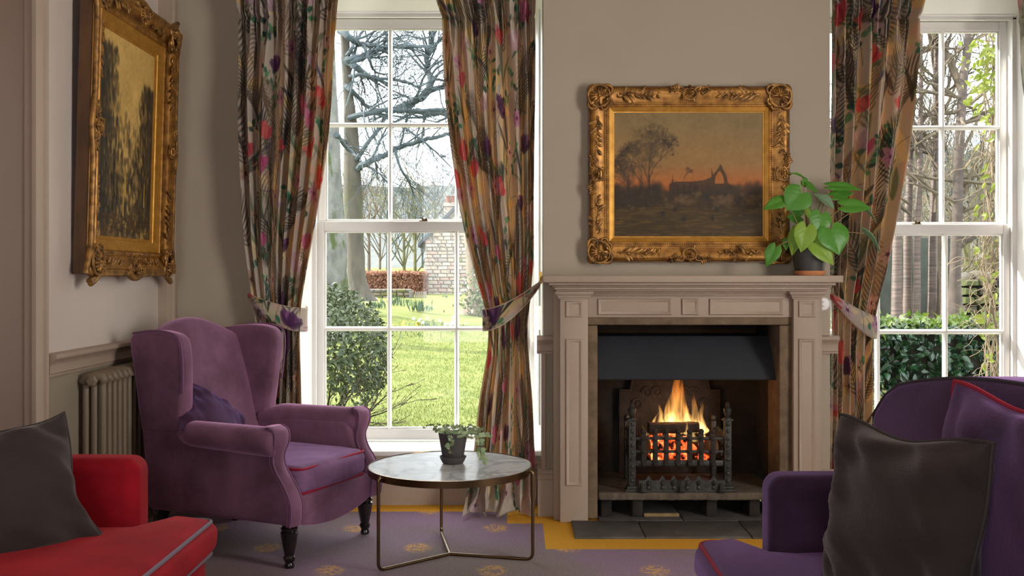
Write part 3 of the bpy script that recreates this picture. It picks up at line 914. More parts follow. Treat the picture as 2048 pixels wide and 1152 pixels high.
def flame_mat():
    m = bpy.data.materials.new('flame'); m.use_nodes = True
    nt = m.node_tree; N, L = nt.nodes, nt.links
    N.remove(N['Principled BSDF']); out = N['Material Output']
    tc = N.new('ShaderNodeTexCoord'); sp = N.new('ShaderNodeSeparateXYZ'); L.new(tc.outputs['Object'], sp.inputs[0])
    mp = N.new('ShaderNodeMapping'); mp.inputs['Scale'].default_value = (46, 30, 7); L.new(tc.outputs['Object'], mp.inputs['Vector'])
    n = N.new('ShaderNodeTexNoise'); n.inputs['Scale'].default_value = 1.0; n.inputs['Detail'].default_value = 2.5; n.inputs['Distortion'].default_value = 0.6
    L.new(mp.outputs[0], n.inputs['Vector'])
    h = N.new('ShaderNodeMapRange'); h.inputs['From Min'].default_value = 0.44; h.inputs['From Max'].default_value = 0.74
    L.new(sp.outputs['Z'], h.inputs['Value'])
    r = N.new('ShaderNodeValToRGB'); e = r.color_ramp.elements
    e[0].position = 0.0; e[0].color = (1.0, 0.60, 0.20, 1)
    e[1].position = 1.0; e[1].color = (0.75, 0.16, 0.02, 1)
    a = e.new(0.38); a.color = (1.0, 0.42, 0.085, 1); a = e.new(0.72); a.color = (0.95, 0.26, 0.035, 1)
    L.new(h.outputs[0], r.inputs['Fac'])
    k = N.new('ShaderNodeMapRange'); k.inputs['From Min'].default_value = 0.38; k.inputs['From Max'].default_value = 0.64
    k.inputs['To Min'].default_value = 2.0; k.inputs['To Max'].default_value = 40.0
    L.new(n.outputs['Fac'], k.inputs['Value'])
    f = N.new('ShaderNodeMapRange'); f.inputs['To Min'].default_value = 1.25; f.inputs['To Max'].default_value = 0.45
    L.new(h.outputs[0], f.inputs['Value'])
    mu = N.new('ShaderNodeMath'); mu.operation = 'MULTIPLY'; L.new(k.outputs[0], mu.inputs[0]); L.new(f.outputs[0], mu.inputs[1])
    em = N.new('ShaderNodeEmission'); L.new(r.outputs['Color'], em.inputs['Color']); L.new(mu.outputs[0], em.inputs['Strength'])
    L.new(em.outputs[0], out.inputs['Volume'])
    return m
M_FLAME = flame_mat()
ft = thing('flames', 'bright orange flames leaping from the burning logs', 'fire', (0.86, 5.28, 0.43))
def tongue(px0, py0, px1, py1, w, Y, sway=0.01, d=0.045):
    a, b = W(px0, py0, Y), W(px1, py1, Y)
    hw_ = w/FPX*Y/2
    mb = MB(); P = []
    for i in range(17):
        t = i/16
        q = (0.62+0.38*math.sin(PI*min(1, t*2.6+0.18)))*(1-t)**0.75 if t > 0.15 else (0.62+0.38*math.sin(PI*min(1, t*2.6+0.18)))*(0.35+0.65*t/0.15)*(0.85**0.75)
        q = max(q, 0.02)
        c = a.lerp(b, t) + Vector((math.sin(t*6+px0)*sway*t, 0, 0))
        P.append([(c.x + math.cos(2*PI*k/14)*hw_*q, c.y + math.sin(2*PI*k/14)*d*q, c.z) for k in range(14)])
    mb.grid(P, closev=True)
    mb.f.append(tuple(range(14))); mb.f.append(tuple(16*14+k for k in range(14))); mb.m += [0, 0]
    mb.build('flame', M_FLAME, ft)
tongue(1360, 868, 1353, 728, 86, 5.285, 0.006, 0.06)
tongue(1340, 866, 1338, 786, 50, 5.30, 0.010)
tongue(1388, 866, 1390, 782, 40, 5.30, 0.010)
tongue(1376, 862, 1372, 800, 50, 5.28, 0.008)
tongue(1345, 862, 1343, 800, 44, 5.29, 0.008)
tongue(1318, 862, 1322, 808, 34, 5.285, 0.012)
tongue(1398, 866, 1402, 798, 34, 5.28, 0.010)
tongue(1408, 868, 1405, 822, 26, 5.25, 0.008)
tongue(1303, 862, 1316, 822, 20, 5.28, 0.006)
tongue(1374, 872, 1372, 838, 14, 5.17, 0.004, 0.02)
tongue(1293, 872, 1285, 850, 18, 5.22, 0.004, 0.02)
tongue(1405, 880, 1408, 846, 18, 5.20, 0.004, 0.02)
tongue(1335, 885, 1338, 862, 60, 5.30, 0.004, 0.03)
tongue(1385, 885, 1383, 862, 50, 5.30, 0.004, 0.03)
pl = bpy.data.lights.new('firelight', 'POINT'); pl.energy = 1.8; pl.color = (1.0, 0.42, 0.12); pl.shadow_soft_size = 0.07
po = bpy.data.objects.new('firelight', pl); po.location = (0.87, 5.26, 0.56); COL.objects.link(po)
# ================================================================== CURTAINS
def floral(nx, ny, wx, wy, seed):
    """printed linen: palm fronds, tulips, irises, leaves on a warm taupe ground"""
    R = Ras(nx, ny, wx, wy, (184, 172, 158))
    r = random.Random(seed)
    nz = R.noise(6, seed)
    R.a *= (0.93 + 0.14*nz)[..., None]
    def pt(): return r.uniform(0, wx), r.uniform(0, wy)
    def spread(n, md):
        out = []; n = max(n, 2)
        for _ in range(n*14):
            p = pt()
            if all((p[0]-q[0])**2+(p[1]-q[1])**2 > md*md for q in out): out.append(p)
            if len(out) >= n: break
        return out
    A = wx*wy
    # pale washes of cream foliage
    for x, y in spread(int(10*A), 0.14):
        a = r.uniform(0, 2*PI)
        for k in range(4):
            R.leaf(x, y, r.uniform(.10, .2), r.uniform(.02, .04), a+k*1.3+r.uniform(-.3,.3), r.choice([(212,184,120),(222,198,150),(196,188,150),(205,170,150)]), 0.75, 0.7, r.uniform(-.2,.2))
    # long arching blade leaves, grey green / charcoal / blue
    for x, y in spread(int(13*A), 0.12):
        a = PI/2+r.uniform(-.6,.6)
        for k in range(3):
            c = r.choice([(92,110,82),(64,60,62),(120,140,104),(60,74,110),(48,44,46)])
            R.leaf(x, y, r.uniform(.18,.34), r.uniform(.007,.016), a+r.uniform(-.5,.5), c, 0.85, 0.6, r.uniform(-.35,.35))
    # green ivy-like leaf sprays
    for x, y in spread(int(13*A), 0.12):
        a = r.uniform(0, 2*PI); px, py = x, y
        stem = [(px, py)]
        for k in range(6):
            a += r.uniform(-.4,.4); px += .03*math.cos(a); py += .03*math.sin(a); stem.append((px, py))
            col = r.choice([(40,96,74),(52,122,92),(30,76,62),(86,140,96)])
            R.leaf(px, py, r.uniform(.03,.05), r.uniform(.010,.018), a+r.choice([-1,1])*1.0, col, 0.95, 0.6)
        R.stroke(stem, .0022, .0016, (70,90,70), .9)
    # palm fronds: dark rachis with curved leaflets, in charcoal or brown
    for x, y in spread(int(11*A), 0.16):
        a = PI/2+r.uniform(-.7,.7)*(1 if r.random() < .7 else -1) + (PI if r.random() < .3 else 0)
        L = r.uniform(.38,.62); bend = r.uniform(-1.2,1.2)
        col = r.choice([(44,40,42),(44,40,42),(58,52,50),(120,98,76)])
        stem = []
        n = int(L/.026); px, py = x, y
        for k in range(n):
            aa = a+bend*k/n; px += .026*math.cos(aa); py += .026*math.sin(aa); stem.append((px, py))
            ll = .15*math.sin(PI*(0.12+0.85*k/n))
            for sd in (-1, 1):
                R.leaf(px, py, ll, .0050, aa+sd*(1.05-.45*k/n), col, 0.92, 0.5, -sd*.25)
        R.stroke(stem, .0035, .0015, col, .95)
    # tulips and irises
    for x, y in spread(int(9*A), 0.15):
        a = PI/2+r.uniform(-.7,.7)
        kind = r.random()
        if kind < .42: cs = [(190,66,76),(206,104,98),(164,52,68)]
        elif kind < .62: cs = [(178,78,122),(196,118,148),(150,58,98)]
        elif kind < .85: cs = [(98,52,98),(72,38,78),(140,92,138)]
        else: cs = [(204,186,190),(176,150,160),(222,206,196)]
        L = r.uniform(.08,.13)
        R.stroke([(x, y), (x-.10*math.cos(a)+r.uniform(-.02,.02), y-.10*math.sin(a)), (x-.2*math.cos(a)+r.uniform(-.05,.05), y-.2*math.sin(a))], .0035, .002, (96,112,80), .9)
        for k, da in enumerate((-.55, .55, -.25, .25, 0)):
            R.leaf(x, y, L*r.uniform(.85,1.1), L*.24, a+da, cs[k % 3], .92, .55, da*.3)
        if kind > .62:
            for da in (-1.3, 1.3): R.leaf(x, y, L*.9, L*.2, a+da, cs[1], .9, .5, -da*.3)
        for k in range(4):
            aa = a+r.uniform(-.4,.4); R.stroke([(x, y), (x+L*.8*math.cos(aa), y+L*.8*math.sin(aa))], .001, .0006, tuple(int(v*.6) for v in cs[0]), .6)
    # lilies / orchid heads with dark centres
    for x, y in spread(int(6*A), 0.2):
        c = r.choice([((196,172,172),(90,50,80)), ((180,130,160),(92,36,80)), ((168,140,120),(60,40,40))])
        b = r.uniform(0, PI)
        for k in range(6): R.leaf(x, y, r.uniform(.05,.075), .017, b+k*PI/3, c[0], .9, .6)
        for k in range(6): R.stroke([(x, y), (x+.035*math.cos(b+k*PI/3), y+.035*math.sin(b+k*PI/3))], .003, .001, c[1], .8)
        R.ell(x, y, .012, .012, 0, c[1], .9)
    # loose pencil-like strokes
    for x, y in spread(int(14*A), 0.1):
        a = r.uniform(0, 2*PI); p = [(x, y)]
        for k in range(8):
            a += r.uniform(-.35,.35); x += .025*math.cos(a); y += .025*math.sin(a); p.append((x, y))
        R.stroke(p, .002, .001, r.choice([(60,66,98),(70,52,52),(92,48,70),(52,60,56)]), .8)
    return R

M_CURT = attr_mat('printed_linen', 0.85, 0.21, (1.0, 0.50, 0.14), bump=(500, 0.15), spec=0.2, sheen=0.1)

def curtain(name, label, rows, folds, seed, header_z, nx=300, ny=540, cloth=1.5, bottom=None, hook=None, tie=None, hook_side=1):
    """rows: (z, x_left, x_right, y_mid, fold_depth) from the top down"""
    r = np.random.RandomState(seed)
    ztop, zbot = rows[0][0], rows[-1][0]
    t = thing(name, label, 'curtain', (0.5*(rows[-1][1]+rows[-1][2]), rows[-1][3], max(0.0, zbot)), group='floral window curtains')
    ras = floral(nx, ny, cloth, ztop-zbot, seed)
    u = np.linspace(0, 1, nx)[:, None]; v = np.linspace(zbot, ztop, ny)[None, :]
    Rw = sorted(rows, key=lambda q: q[0])
    def sm(k):       # smoothed control curves
        zz = np.linspace(zbot, ztop, 240); c = np.interp(zz, [q[0] for q in Rw], [q[k] for q in Rw])
        kk = np.ones(9)/9; cp = np.concatenate([np.repeat(c[0], 4), c, np.repeat(c[-1], 4)]); c = np.convolve(cp, kk, 'valid')
        return np.interp(v, zz, c)
    xl, xr, yc, am = sm(1), sm(2), sm(3), sm(4)
    # uneven folds
    ph = np.zeros(nx); fw = r.uniform(0.55, 1.6, folds); fw = np.cumsum(fw)/np.sum(fw); fw = np.concatenate([[0], fw])
    ph = np.interp(u[:, 0], fw, np.arange(folds+1))*2*PI
    depth = np.interp(u[:, 0], np.linspace(0, 1, folds*2+1), r.uniform(0.45, 1.15, folds*2+1))
    wob = 0.35*np.sin(v*2.1+seed) + 0.25*np.sin(v*4.3+seed*2.0)
    PHI = ph[:, None] + wob*np.sin(u*7.0+seed)
    wave = np.cos(PHI) + 0.28*np.cos(2.0*PHI+0.7+0.6*np.sin(v*1.7))
    fine = 0.18*np.cos(3.1*PHI + 2.0*np.sin(v*3.0))*np.clip((am-0.02)/0.05, 0, 1)
    # pencil pleat heading: many small folds near the top
    head = np.exp(-np.square((v-header_z)/0.16))
    above = np.clip((v-header_z)/0.03, 0, 1)
    small = np.cos(ph[:, None]*2.7+0.4)
    Y = yc - am*(depth[:, None]*(wave+fine)*(1-0.55*head) + 0.55*head*small)
    line = np.exp(-np.square((v-header_z)/0.010))
    Y = Y + 0.016*line - 0.012*above
    X = xl + (xr-xl)*(u + 0.045*np.sin(PHI*1.0+0.6)*(1/folds)*1.9)
    X = X + (xr-xl)*0.02*line*(0.5-u)
    Z = np.broadcast_to(v, X.shape).copy()
    if bottom:       # hem breaking on the floor
        k = np.clip((bottom-v)/bottom, 0, 1)
        Y = Y - 0.10*k*k*(0.7+0.5*np.sin(PHI*0.5+1.0))
        X = X + 0.03*k*np.sin(PHI*0.7)
        Z = np.maximum(Z, 0.008 + 0.012*(1+np.sin(PHI*0.5))*k)
    body = painted_grid('drape', np.stack([X, Y, Z], -1), ras, M_CURT, t)
    if tie:
        # band: (z at outer hook, z at front), wraps the gathered cloth and runs up to the hook
        zf, zh, xa, xb, yf, hw_ = tie     # front height, hook height, x at the leading side, x at the hook, front y, half width
        n1 = 90
        ts = np.linspace(0, 1, n1)
        s = hook_side
        path = []
        for q in ts:
            x = xa + (xb-xa)*q
            z = zf + (zh-zf)*(q**1.7)
            y = yf + 0.075*(abs(2*q-1)**3)*(1 if q < .5 else .7) - 0.012*math.sin(PI*q)
            path.append((x, y, z))
        # wrap round the leading edge to the back
        pre = [(xa - s*0.004 + s*0.02*(k/8)**2, yf+0.075+0.09*(k/8), zf+0.006*(k/8)) for k in range(8, 0, -1)]
        path = pre + path
        tot = len(path)
        ny2 = 20
        rr = floral(tot, ny2, 0.42, 0.12, seed+40)
        nrm = np.linspace(-1, 1, ny2)
        P = np.zeros((tot, ny2, 3))
        for i, (x, y, z) in enumerate(path):
            q = max(0.0, (i-len(pre))/(n1-1))
            w_ = hw_*(1.0 - 0.80*q**2.2)
            a, b = path[max(0, i-1)], path[min(tot-1, i+1)]
            for j, e in enumerate(nrm):
                P[i, j] = (x, y - 0.010*(1-e*e), z + e*w_)
        tb = painted_grid('tieback', P, rr, M_CURT, t)
        so = tb.modifiers.new('thickness', 'SOLIDIFY'); so.thickness = 0.004
        for e, nm in ((0, 'piping'), (ny2-1, 'piping')):
            mb = MB(); mb.tube([tuple(P[i, e]) for i in range(0, tot, 2)], 0.0032, 6)
            mb.build(nm, mat('linen_piping', (196, 176, 152), 0.8), tb)
        if hook:
            hx, hy, hz = hook
            mb = MB()
            mb.box(hx-0.009, hx+0.009, hy-0.003, hy+0.004, hz-0.01, hz+0.055)
            mb.tube([(hx, hy, hz+0.005), (hx, hy-0.03, hz-0.002), (hx, hy-0.042, hz+0.008), (hx, hy-0.04, hz+0.022)], 0.005, 8)
            mb.ellipsoid((hx, hy-0.04, hz+0.024), 0.007, 0.007, 0.007)
            mb.build('tieback_hook', M_BRASS, t)
    return t

YC = 5.36
def cx_(px): return (px-VPX)/FPX*YC
def cz_(py): return EYE-(py-VPY)/FPX*YC
def R_(py, a, b, y=YC, am=0.058): return (cz_(py), cx_(a), cx_(b), y, am)
HZ = cz_(37)

curtain('floral_curtain', 'floral curtain tied back beside the purple wing armchair', [
    R_(-70, 474, 684), R_(0, 477, 681), R_(40, 480, 676), R_(110, 480, 671), R_(200, 480, 667), R_(300, 483, 658), R_(400, 487, 643), R_(480, 492, 629),
    R_(540, 498, 615, 5.365, .032), R_(600, 506, 604, 5.37, .026), R_(645, 512, 600, 5.37, .024), R_(700, 512, 602, 5.36, .028), R_(800, 500, 606, 5.35, .034), R_(950, 486, 612, 5.34, .04), R_(1014, 480, 616, 5.33, .04)],
    7, 21, HZ, cloth=1.35, bottom=0.06, tie=(cz_(640), cz_(592), cx_(609), cx_(497), 5.315, 0.062), hook_side=-1)
curtain('floral_curtain', 'floral curtain glowing orange in the sun next to the chimney breast', [
    R_(-70, 862, 1072), R_(0, 869, 1069), R_(40, 884, 1068), R_(100, 884, 1069), R_(200, 891, 1069), R_(300, 903, 1068), R_(400, 917, 1067), R_(480, 933, 1067),
    R_(540, 948, 1065), R_(600, 966, 1060, 5.36, .032), R_(650, 977, 1054, 5.35, .03), R_(700, 975, 1056, 5.34, .032), R_(800, 958, 1064, 5.32, .036), R_(900, 948, 1068, 5.30, .045), R_(980, 935, 1070, 5.26, .042), R_(1014, 924, 1070, 5.23, .036)],
    7, 33, HZ, cloth=1.45, bottom=0.10, tie=(cz_(640), cz_(566), cx_(966), cx_(1081), 5.295, 0.058), hook=(W(1081, 566, 5.45).x, 5.452, cz_(566)+0.005), hook_side=1)
curtain('floral_curtain', 'floral curtain tied back behind the mantelpiece pot plant', [
    R_(-70, 1652, 1850), R_(0, 1659, 1842), R_(40, 1660, 1834), R_(100, 1660, 1832), R_(200, 1660, 1822), R_(300, 1659, 1808), R_(400, 1659, 1791), R_(480, 1659, 1776),
    R_(540, 1660, 1765), R_(600, 1662, 1752, 5.36, .032), R_(660, 1664, 1742, 5.36, .028), R_(720, 1661, 1739, 5.35, .032), R_(800, 1659, 1738, 5.34, .036), R_(900, 1656, 1730, 5.33, .04), R_(1014, 1652, 1730, 5.32, .045)],
    6, 57, HZ, cloth=1.3, bottom=0.06, tie=(cz_(655), cz_(588), cx_(1754), cx_(1655), 5.30, 0.060), hook_side=-1)
curtain('floral_curtain', 'sliver of floral curtain at the far side of the second window', [
    R_(-70, 2030, 2230), R_(0, 2032, 2230), R_(40, 2040, 2230), R_(120, 2041, 2230), R_(180, 2048, 2230), R_(300, 2065, 2230), R_(480, 2100, 2230), R_(600, 2140, 2230),
    R_(660, 2150, 2225, 5.36, .03), R_(800, 2140, 2230), R_(1014, 2130, 2235)],
    6, 71, HZ, nx=120, ny=260, cloth=1.3, bottom=0.06)
# ================================================================== SEATING
def velvet(name, col, lowmul=0.66, himul=1.32, sheen=0.55, sc=(190, 150, 200), second=None):
    return mat(name, col, 0.85, var=(5.5, lowmul, himul), bump=(160, 0.12), sheen=sheen, sheen_col=sc, spec=0.15, second=second)
M_PURP = velvet('purple_suede', (114, 78, 98), sheen=0.9, sc=(230, 170, 212))
M_PURPD = velvet('dark_purple_velvet', (62, 38, 58), sheen=0.7, sc=(170, 130, 210))
M_PURPR = velvet('aubergine_velvet', (60, 39, 60), sheen=0.8, sc=(170, 130, 190))
M_RED = velvet('crimson_velvet', (146, 15, 30), 0.7, 1.2, 0.3, (230, 90, 90))
M_GREY = velvet('charcoal_velvet', (54, 46, 44), 0.85, 1.12, 0.6, (170, 158, 158))
M_PIPER = mat('red_piping', (150, 28, 52), 0.7, spec=0.2)
M_PIPEG = mat('grey_piping', (118, 104, 116), 0.7, spec=0.2)
M_PIPEC = mat('charcoal_piping', (60, 52, 52), 0.7, spec=0.2)
M_PIPEP = mat('purple_piping', (124, 86, 116), 0.8, spec=0.15)
M_EBONY = mat('ebonised_wood', (26, 20, 20), 0.25, var=(20, 0.7, 1.3), coat=0.4)

def soft_box(x0, x1, y0, y1, z0, z1, r=0.05, crown=0.0, n=14, wr=0.0, seed=1, ex=0.16):
    """upholstered block: rounded box with a domed top; returns MB"""
    mb = MB()
    cx, cy, cz = (x0+x1)/2, (y0+y1)/2, (z0+z1)/2
    hx, hy, hz = (x1-x0)/2, (y1-y0)/2, (z1-z0)/2
    r = min(r, hx*.98, hy*.98, hz*.98)
    # cube sphere grid
    faces = []
    rn = random.Random(seed)
    ph = [rn.uniform(0, 6) for _ in range(6)]
    def P(p):
        # p on the cube [-1,1]^3 -> rounded box
        q = [0, 0, 0]
        h = (hx, hy, hz)
        inner = [max(-(h[i]-r), min(h[i]-r, p[i]*h[i])) for i in range(3)]
        d = Vector([p[i]*h[i]-inner[i] for i in range(3)])
        if d.length > 1e-9:
            d = d.normalized()*r
        v = Vector(inner)+d
        if crown and p[2] > -0.2:
            e = max(0, (1-p[0]**2))*max(0, (1-p[1]**2))
            v.z += crown*e**0.5*max(0, min(1, (p[2]+0.2)))
        if wr:
            v.z += wr*(math.sin(v.x*23+v.y*9+ph[0])*0.5+math.sin(v.y*31-v.x*12+ph[1])*0.3)*max(0, p[2])
            v.x += wr*math.sin(v.z*30+v.y*14+ph[2])*0.4; v.y += wr*math.sin(v.z*28+v.x*12+ph[3])*0.4
        return (v.x+cx, v.y+cy, v.z+cz)
    # denser samples near the edges
    def knots(h):
        k = [-1]
        e = r/h
        for i in range(1, 6): k.append(-1+e*(1-math.cos(PI/2*i/5)) if False else -1+e*i/5)
        m = 6
        for i in range(1, m): k.append(-1+e+(2-2*e)*i/m)
        for i in range(5, 0, -1): k.append(1-e*i/5)
        k.append(1)
        return k
    K = [knots(hx), knots(hy), knots(hz)]
    for ax in range(3):
        a, b = (ax+1) % 3, (ax+2) % 3
        for sgn in (-1, 1):
            G = []
            for ka in K[a]:
                row = []
                for kb in K[b]:
                    p = [0, 0, 0]; p[ax] = sgn; p[a] = ka; p[b] = kb
                    row.append(P(p))
                G.append(row)
            mb.grid(G)
    return mb

def pillow(w, h, t, seed=0, n=34, pinch=0.06, wr=0.012, sag=0.0):
    """scatter cushion in the local XZ plane (y = thickness); returns MB and the seam loop"""
    rn = random.Random(seed); ph = [rn.uniform(0, 6) for _ in range(8)]
    us = [math.sin(PI/2*(-1+2*i/n))*0.6+0.4*(-1+2*i/n) for i in range(n+1)]
    def edge(u, v):
        # outline drawn in at mid-sides, pointed corners
        x = u*w/2*(1-pinch*(1-v*v)**1.0*abs(u)**3)
        z = v*h/2*(1-pinch*(1-u*u)**1.0*abs(v)**3)
        # soft dents in the outline
        x += 0.010*math.sin(v*4+ph[6])*abs(u)**6; z += 0.010*math.sin(u*4+ph[7])*abs(v)**6
        return x, z - sag*(1-u*u)*max(0, v)**2
    mb = MB()
    for sgn in (-1, 1):
        G = []
        for u in us:
            row = []
            for v in us:
                x, z = edge(u, v)
                prof = (max(0, 1-abs(u)**2.4)*max(0, 1-abs(v)**2.4))**0.5
                d = t/2*prof
                rim = prof*(1-prof)*4
                d += wr*rim*(math.sin(u*9+v*3+ph[0])+0.7*math.sin(v*11-u*4+ph[1])+0.5*math.sin((u+v)*15+ph[2]))*0.5
                d += wr*0.5*prof*math.sin(u*3+ph[3])*math.sin(v*3.4+ph[4])
                row.append((x, sgn*d, z))
            G.append(row)
        mb.grid(G)
    loop = []
    m = 20
    for i in range(m): loop.append(edge(-1+2*i/m, -1))
    for i in range(m): loop.append(edge(1, -1+2*i/m))
    for i in range(m): loop.append(edge(1-2*i/m, 1))
    for i in range(m): loop.append(edge(-1, 1-2*i/m))
    return mb, [(x, 0, z) for x, z in loop]

def scatter_cushion(name, label, w, h, t, M, m_cloth, m_pipe, seed, pipe_r=0.005, **kw):
    mb, loop = pillow(w, h, t, seed, **kw)
    o = thing(name, label, 'cushion', M.to_translation(), M.to_euler())
    mb.build('cover', m_cloth, o, smooth=180, world=False, weld=True)
    mb = MB(); mb.tube(loop, pipe_r, 7, closed=True); mb.build('piping', m_pipe, o, world=False)
    return o

def basis(xd, zd, loc):
    """matrix whose X runs along xd and Z as near zd as possible; Y is the cushion's thickness"""
    x = Vector(xd).normalized(); z = Vector(zd); z = (z-x*z.dot(x)).normalized(); y = z.cross(x)
    M = Matrix((x, y, z)).transposed().to_4x4(); M.translation = loc
    return M

# ---------------------------------------------------------------- purple wing armchair
def wing_chair():
    t = thing('wing_armchair', 'purple suede wing armchair with rolled arms and turned black legs', 'armchair', (-0.84, 4.55, 0), (0, 0, math.radians(-23)))
    B = lambda mb, name, m=M_PURP, p=t, **k: mb.build(name, m, p, world=False, **k)
    # lower body
    mb = MB(); mb.box(-0.735, -0.02, -0.325, 0.325, 0.19, 0.315)
    B(mb, 'seat_base', bevel=0.02, bseg=3)
    # front rail with a bowed lower edge
    ap = [(-0.325, 0.185), (-0.325, 0.30), (0.325, 0.30), (0.325, 0.185)] + [(0.30-0.6*i/14, 0.185-0.045*math.sin(PI*i/14)**0.8) for i in range(0, 15)]
    mb = MB(); mb.prism(ap, -0.03, 0.035, 'x')
    B(mb, 'front_rail', bevel=0.014, bseg=3)
    # raked back with an arched crest
    def back_outline(h):
        pts = [(-0.30, 0.30), (0.30, 0.30), (0.315, 0.92)]
        pts += [(0.315-0.63*i/20, 0.955+0.085*math.sin(PI*i/20)**1.2) for i in range(21)]
        return pts + [(-0.315, 0.92)]
    mb = MB()
    ys = np.linspace(-1, 1, 29); P = []
    for yv in ys:                       # front skin, crest and outside back as one closed loft
        row = []
        crest = 0.955+0.085*max(0, math.sin(PI*(yv+1)/2))**1.2
        hw_ = 0.305
        def xf(z): return -0.565-0.20*(z-0.32)/0.7
        zs = np.linspace(0.20, crest-0.05, 16)
        bul = 0.028*(1-yv**4)
        for z in zs: row.append((xf(z)+bul*math.sin(PI*min(1, max(0, (z-0.2)/(crest-0.2))))**0.7, yv*hw_, z))
        for k in range(1, 9):           # rolled top
            a = PI*k/9
            row.append((xf(crest-0.05)-0.065+0.065*math.cos(a), yv*hw_, crest-0.05+0.055*math.sin(a)))
        for z in zs[::-1]: row.append((xf(z)-0.13+0.02*(z > 0.9), yv*hw_, z))
        P.append(row)
    mb.grid(P, closev=True)
    n = len(P[0]); mb.f.append(tuple(range(n))); mb.f.append(tuple(28*n+k for k in range(n))); mb.m += [0, 0]
    B(mb, 'backrest', smooth=70)
    for s in (-1, 1):
        # wing: rounded slab with a curved front edge, flared slightly outwards
        out = [(-0.56, 0.53), (-0.545, 0.62)] + list(spline([(-0.537, 0.70), (-0.527, 0.82), (-0.525, 0.90), (-0.538, 0.965), (-0.59, 0.993), (-0.70, 1.000), (-0.83, 0.985)], 5)) + [(-0.86, 0.965), (-0.80, 0.62), (-0.785, 0.53), (-0.70, 0.53)]
        mb = MB(); mb.prism(out, 0.265, 0.352, 'y')
        mb.map(lambda x, y, z: (x, s*(y + 0.035*max(0, (x+0.86)/0.33)*max(0, (z-0.6)/0.4)), z))
        wg = B(mb, 'wing', bevel=0.028, bseg=4)
        pp = [(x+0.004, s*(0.338 + 0.035*max(0, (x+0.86)/0.33)*max(0, (z-0.6)/0.4)+0.012), z) for x, z in out[3:-4]]
        mb = MB(); mb.tube(pp, 0.0045, 6); B(mb, 'piping', M_PIPEP, wg)
        # outside side panel below the arm
        side = [(-0.745, 0.19), (0.03, 0.185)] + list(spline([(0.045, 0.25), (0.035, 0.31), (-0.005, 0.375), (-0.045, 0.43), (-0.062, 0.50)], 5)) + [(-0.10, 0.545), (-0.55, 0.555), (-0.785, 0.56)]
        mb = MB(); mb.prism(side, 0.27, 0.350, 'y'); mb.map(lambda x, y, z: (x, s*y, z))
        B(mb, 'side_panel', bevel=0.022, bseg=3)
        # rolled arm, fuller and lower towards the front scroll
        pts, rr = [], []
        for k in range(22):
            q = k/21
            x = -0.60+0.545*q; g = min(1, q/0.22); g = g*g*(3-2*g)
            pts.append((x, s*(0.300+0.025*g+0.020*q), 0.540+0.008*g-0.010*q)); rr.append(0.040+0.016*g+0.008*q)
        mb = MB()
        G = []
        for (x, y, z), r0 in zip(pts, rr):
            G.append([(x, y+r0*1.05*math.cos(2*PI*k/22), z+r0*math.sin(2*PI*k/22)) for k in range(22)])
        # domed front of the roll
        x, y, z = pts[-1]
        for dx, f in ((0.014, 0.93), (0.022, 0.75), (0.026, 0.4), (0.027, 0.02)):
            G.append([(x+dx, y+rr[-1]*1.05*f*math.cos(2*PI*k/22), z+rr[-1]*f*math.sin(2*PI*k/22)) for k in range(22)])
        mb.grid(G, closev=True)
        B(mb, 'arm', smooth=60)
        # padded scroll facing that sweeps from the roll down to the leg
        path = spline([(-0.052, 0.606), (-0.020, 0.585), (-0.018, 0.535), (-0.036, 0.475), (-0.022, 0.42), (0.022, 0.355), (0.052, 0.29), (0.055, 0.23), (0.048, 0.188)], 6)
        mb = MB(); m_ = len(path); G = []
        for i, (x, z) in enumerate(path):
            q = i/(m_-1)
            wd = 0.050 if q < .22 else 0.036+0.014*max(0, 1-(q-.22)/.15) + 0.006*q
            G.append([(x-0.018+0.020*math.cos(2*PI*k/14)*1.1, s*(0.332-0.008*q)+wd*math.copysign(abs(math.sin(2*PI*k/14))**0.7, math.sin(2*PI*k/14)), z) for k in range(14)])
        mb.grid(G, closev=True); mb.f.append(tuple(range(14))); mb.f.append(tuple((m_-1)*14+k for k in range(14))); mb.m += [0, 0]
        sf = B(mb, 'scroll_facing', smooth=60)
        for e in (-1, 1):
            mb = MB(); mb.tube([(x-0.006, s*(0.332-0.008*i/(m_-1))+e*(0.050 if i/(m_-1) < .22 else 0.038+0.014*max(0, 1-(i/(m_-1)-.22)/.15)+0.005*i/(m_-1)), z) for i, (x, z) in enumerate(path)], 0.0045, 6)
            B(mb, 'piping', M_PIPEP, sf)
        # turned front leg
        mb = MB()
        mb.lathe([(0.020,0),(0.022,0.010),(0.017,0.022),(0.024,0.034),(0.027,0.044),(0.020,0.054),(0.022,0.062),(0.030,0.10),(0.035,0.135),(0.037,0.152),(0.030,0.158),(0.036,0.164),(0.036,0.172),(0.029,0.176),(0.033,0.186),(0.036,0.20)], (-0.005, s*0.305, 0), 20)
        B(mb, 'front_leg', M_EBONY)
        mb = MB(); mb.tube([(-0.70, s*0.28, 0.2), (-0.76, s*0.285, 0.0)], [0.028, 0.019], 8); B(mb, 'rear_leg', M_EBONY)
    # seat cushion with red piping
    mb = soft_box(-0.60, 0.045, -0.268, 0.268, 0.300, 0.418, 0.035, 0.022, wr=0.004, seed=4)
    mb.map(lambda x, y, z: (x - 0.018*(abs(y)/0.268)**3*(1 if x > -0.2 else 0), y, z))
    c = B(mb, 'seat_cushion', velvet('purple_suede_seat', (122, 88, 120), sc=(190, 150, 205)), smooth=60, weld=True)
